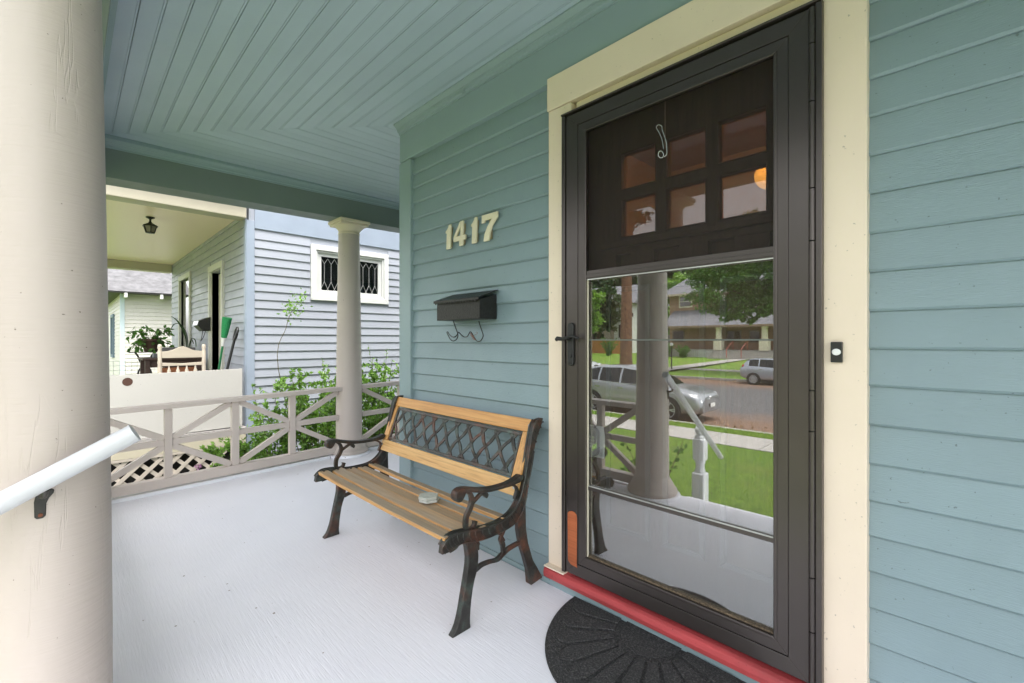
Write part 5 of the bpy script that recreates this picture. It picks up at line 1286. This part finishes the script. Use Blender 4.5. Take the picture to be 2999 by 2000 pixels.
for s in (1,-1):
    ball_part('tail_light', (-1.80, s*.68, .98), .14, (.6,.55,.8), redl); ball_part('mirror', (.55, s*.90, .98), .10, (.7,.9,.75), grey_s); ball_part('headlight', (1.70, s*.62, .70), .14, (1.2,.6,.55), lampm)
    for xx in (-.2,-.95): link('door_handle', MB().beam((xx, s*.852, .86), (xx+.18, s*.855, .865), .02, .025).mesh('door_handle'), bpy.data.materials['chrome trim'], t)
sedan = [(0,.45,.52,.86,.90,.66,.5),(.04,.36,.44,.95,1.0,.80,.6),(.14,.30,.39,.98,1.06,.86,.62),(.24,.28,.37,.98,1.30,.88,.60),(.34,.27,.36,.97,1.42,.885,.62),(.5,.26,.35,.94,1.43,.89,.63),(.62,.26,.35,.92,1.25,.885,.60),(.71,.26,.35,.90,.97,.88,.66),(.85,.27,.36,.80,.87,.86,.60),(.95,.30,.39,.64,.72,.78,.50),(1,.38,.44,.50,.55,.60,.40)]
fx = mir(1739, 1084, -25.5).x
t, rg, ns, LL = car('parked_sedan', 'pale silver sedan parked across the street by the orange fence', (fx - 1.3, -24.6, -1.335), 0, 4.5, white_c, sedan, ((.25,.39),(.41,.62)), (.19,.79), .33, (.58,.715), (.2,.33), 9, None)
for s in (1,-1):
    ball_part('headlight', (1.95, s*.66, .68), .15, (1.2,.6,.5), lampm); ball_part('mirror', (.55, s*.93, .98), .10, (.7,.9,.75), white_c); ball_part('tail_light', (-2.1, s*.68, .86), .13, (.6,.6,.6), redl)
link('grille', MB().ball((2.12,0,.55), .25, 14, 9, (.4,1.4,.45)).mesh('grille'), black_p, t)
# ----------------------------------------------------------------- the brown house across the street
bh = thing('brown_house', 'brown two storey house with a wide shaded porch across the street', 'house', (-15, -52, -.75))
bwm = paint('brown lap siding', (.34,.21,.14), .7, .06); crp = paint('cream porch paint', (.72,.66,.52), .6, .05)
YP, YW = -46.0, -48.6
eave = q4(1000, 572, YP).z; eR = q4(1720, 556, YP).z
wl = q4(818, 400, YW).x; wtop = q4(900, 300, YW).z; ptop = q4(1030, 432, YW).z; pfl = q4(1300, 768, YP).z
wR = wl + 13.5
wallb = obj('wall', MB().box(wl, wR, YW-9, YW, -.9, wtop), bwm, bh)
z = ptop - .5
while z < wtop: 
    obj('siding_board', MB().prism([(0,0),(.03,0),(.004,.23),(0,.23)], 0, wl, wR), bwm, wallb).location = (0, YW, z); z += .225
pl = q4(765, 575, YP).x; pr_ = wR + 1
obj('porch_roof', MB().prism([(YP+.5, eave-.05), (YP+.5, eave+.12), (YW-.02, ptop+.05), (YW-.02, eave-.05)], 0, pl, pr_), shg, bh)
obj('porch_fascia', MB().box(pl, pr_, YP+.503, YP+.56, eave-.12, eave+.10), paint('brown fascia', (.30,.2,.15), .6), bh)
obj('porch_deck', MB().box(pl+.3, pr_-.3, YW+.01, YP+.2, -.9, pfl), concrete, bh)
hip = MB(); ex0, ex1, ey0, ey1 = wl-.9, wR+.9, YW-9.9, YW+1.0; zr = wtop + 4.0; ym = (ey0+ey1)/2
hip.add([(ex0,ey1,wtop),(ex1,ey1,wtop),(ex1,ey0,wtop),(ex0,ey0,wtop),(ex0+4.2,ym,zr),(ex1-4.2,ym,zr)], [(0,1,5,4),(1,2,5),(2,3,4,5),(3,0,4),(3,2,1,0)])
obj('main_roof', hip, shg, bh)
obj('eave_board', MB().box(ex0,ex1,ey1-.05,ey1+.03,wtop-.22,wtop+.02).box(ex0-.02,ex0+.05,ey0,ey1,wtop-.22,wtop+.02), paint('pale eave', (.55,.45,.36), .6), bh)
def bwin(x0, y0, x1, y1):
    a, b = q4(x0, y1, YW), q4(x1, y0, YW)
    w_ = obj('window', frame_ring((a.x, b.x, a.z, b.z), (a.x+.14, b.x-.14, a.z+.16, b.z-.14), YW-.02, YW+.08), crp, bh)
    obj('pane', MB().box(a.x+.14, b.x-.14, YW+.01, YW+.03, a.z+.16, b.z-.14), glass_mat('far pane', .15, (.2,.2,.2)) if 'far pane' not in bpy.data.materials else bpy.data.materials['far pane'], w_)
    obj('meeting_bar', MB().box(a.x+.14, b.x-.14, YW+.03, YW+.07, (a.z+b.z)/2-.04, (a.z+b.z)/2+.04), crp, w_)
for b_ in ((897,302,1010,412),(1180,300,1290,412),(1480,300,1600,412)): bwin(*b_)
for x0, x1 in ((840,945),(1300,1430),(1490,1590)):
    a, b = q4(x0, 690, YW), q4(x1, 600, YW); w_ = obj('porch_window', frame_ring((a.x,b.x,a.z-.2,b.z),(a.x+.12,b.x-.12,a.z-.08,b.z-.12), YW-.02, YW+.06), paint('dark frame', (.2,.15,.11), .6), bh)
    obj('pane', MB().box(a.x+.12,b.x-.12,YW+.01,YW+.03,a.z-.08,b.z-.12), bpy.data.materials['far pane'], w_)
for xx in (1235, 1625, 2020):
    c_ = q4(xx, 700, YP); obj('porch_column', MB().lathe([(.30,pfl+1.0),(.34,pfl+1.1),(.30,pfl+1.2),(.27,eave-.3),(.34,eave-.2),(.34,eave-.121)], (c_.x, YP, 0), 16), crp, bh)
    obj('pedestal', MB().box(c_.x-.42, c_.x+.42, YP-.4, YP+.4, pfl-.02, pfl+1.0), crp, bh, .02)
s0, s1 = q4(1200, 800, YP).x, q4(1720, 800, YP).x
for k in range(5): obj('step', MB().box(s0, s1, YP+.21+k*.36, YP+.56+k*.36, -.95, pfl-.02-(k+.5)*(pfl+.72)/5.3), concrete, bh, .01)
for xx in (1352, 1475):
    a = q4(xx, 758, YP+.3); b = Vector((a.x, YP+1.9, -.1)); rm_ = plain('rust red pipe', (.35,.08,.05), .5) if xx == 1352 else bpy.data.materials['rust red pipe']
    obj('handrail', MB().tube([(a.x, YP+.2, pfl+.9), (a.x, YP+1.95, .25), (a.x, YP+1.95, -.72)], .04, 6).tube([(a.x, YP+.2, pfl+.9),(a.x, YP+.2, pfl)], .04, 6), rm_, bh)
a, b = q4(968, 822, YP), q4(1192, 778, YP)
for k in range(15): xx = a.x + (b.x-a.x)*k/14; obj('lattice_slat', MB().box(xx-.04, xx+.04, YP+.52, YP+.54, a.z, b.z), whm, bh)
for k in range(5): zz = a.z + (b.z-a.z)*k/4; obj('lattice_slat', MB().box(a.x, b.x, YP+.545, YP+.56, zz-.035, zz+.035), whm, bh)
# pale house and fence on the left
ph = thing('pale_house', 'pale house with a dark belt course standing behind the big pine', 'house', (-38, -60, -.8))
a0, a1, a2 = q4(225, 600, -55).x, q4(357, 600, -55).x, q4(420, 600, -55).x; zt = q4(300, 385, -55).z; zb_ = q4(300, 478, -55).z
obj('wall', MB().box(a0-4, a1, -64, -55, -.9, zt), paint('tan wall', (.42,.35,.29), .7), ph)
obj('front_bay', MB().box(a1+.01, a2+1.6, -63, -54.6, -.9, zt), paint('white bay', (.72,.72,.72), .6), ph)
obj('belt_course', MB().box(a0-4.1, a2+1.7, -55, -54.4, zb_-.3, zb_+.25), paint('dark band', (.06,.04,.03), .7), ph)
obj('roof', MB().prism([(-64.5, zt), (-54, zt), (-59, zt+3.2)], 0, a0-5, a2+2.4), shg, ph)
w_ = obj('window', MB().box(q4(383,600,-54.5).x, q4(412,600,-54.5).x, -54.59, -54.5, q4(390,665,-54.5).z, q4(390,555,-54.5).z), plain('dark window', (.03,.03,.03), .2), ph)
f0 = q4(100, 790, -50); f1 = q4(430, 680, -50)
fn = thing('cedar_fence', 'orange cedar board fence behind the parked pale sedan', 'fence', ((f0.x+f1.x)/2, -50, -.8))
fm = wood('orange cedar', (.42,.15,.04), (.58,.26,.08), axis=2); fme = MB().box(0, .19, -50.03, -50, -.75, f1.z).mesh('board'); fme.materials.append(fm)
x = f0.x - 5
while x < f1.x + .3: o = link('board', fme, None, fn); o.location = (x, 0, random.uniform(-.03,.03)); x += .2
obj('fence_rail', MB().box(f0.x-5, f1.x+.4, -50.09, -50.031, .0, .1), fm, fn)
lpx = q4(832, 900, -29)
t = thing('lamp_post', 'thin dark lamp post with a small white globe on the far lawn', 'lamp post', (lpx.x, -29, -1.2))
ltop = q4(832, 722, -29).z
obj('post', MB().tube([(lpx.x,-29,-1.25),(lpx.x,-29,ltop-.1)], .05, 8), M['black_iron'], t); obj('globe', MB().ball((lpx.x,-29,ltop), .13, 12, 8), whm, t)
# ----------------------------------------------------------------- trees
pbark = plain('red brown pine bark', (.17,.085,.05), .95, 0, .55, 5, 1.0)
pp = q4(445, 840, -30)
tree('pine_tree', 'tall pine with a thick reddish trunk by the orange fence', (pp.x, -30, -1.15), 22, .48, [((0,0,14),(2.5,2.5,2.0)),((1.8,0,17),(2.6,2.6,1.8)),((-1.5,.5,19),(2.4,2.4,1.8)),((.3,-.4,22),(2.2,2.2,2.2)),((-2.2,-1,12.2),(1.8,1.8,1.0))], 9000, .34, 'pine', None, pbark)
mc_ = q4(1390, 250, -30)
tree('maple_tree', 'broad green maple hanging in front of the brown house', (mc_.x + 3.4, -30.5, -1.15), 5.2, .28, [((-4.0,.4,mc_.z+1.2),(2.7,2.3,1.7)),((-1.6,.3,mc_.z+2.2),(2.7,2.4,2.0)),((-4.8,.2,mc_.z+3.0),(2.3,2.1,1.7)),((-2.9,.5,mc_.z-.1),(2.3,1.8,1.1)),((-.4,.3,mc_.z+.6),(2.2,1.9,1.4)),((0,0,mc_.z+4.2),(3,2.8,2.2)),((-2.2,.2,mc_.z+4.8),(2.5,2.3,1.7)),((1.8,0,mc_.z+2.5),(2.2,2.2,2.0))], 46000, .22, 'tree')
def bgtree(lab, px, py, y, h, r, n, mat, leaf=.5):
    p = q4(px, py, y); tree('broadleaf_tree', lab, (p.x, y, -.8), h*.62, .3, [((0,0,h*.62),(r,r,h*.24)),((r*.5,0,h*.82),(r*.7,r*.7,h*.17)),((-r*.55,.3,h*.75),(r*.75,r*.7,h*.2)),((.2,.2,h*.40),(r*.75,r*.7,h*.15))], n, leaf, mat, 'trees across the street')
bgtree('dark leafy tree growing behind the orange fence', 210, 700, -51, 9.5, 3.0, 8000, 'dark')
bgtree('light green tree beside the pale house', 70, 700, -45, 8.5, 2.6, 7000, 'light', .4)
bgtree('dark leafy tree towering behind the pale house', 330, 700, -66, 17, 5.0, 8000, 'dark', .7)
bgtree('light green tree rising behind the brown house corner', 790, 700, -62, 12, 4.2, 9000, 'light', .55)
bgtree('tall dark tree behind the brown house roof', 1060, 700, -70, 21, 5.5, 9000, 'dark', .8)
bgtree('dark tree far behind the pine', 560, 700, -68, 15, 5.0, 7000, 'dark', .7)
for (x0, y0, hh, ss, lab) in ((790, 800, 1.6, .9, 'round garden shrub beside the brown house porch'), (930, 800, 1.3, .8, 'low garden shrub under the brown house porch'), (300, 690, 2.4, 1.2, 'dark shrub in front of the pale house')):
    p = q4(x0, y0, -44.5); t = shrub('garden_shrub', lab, (p.x, -44.5, -.78), hh, ss, 26, 70, .2, 'tree')
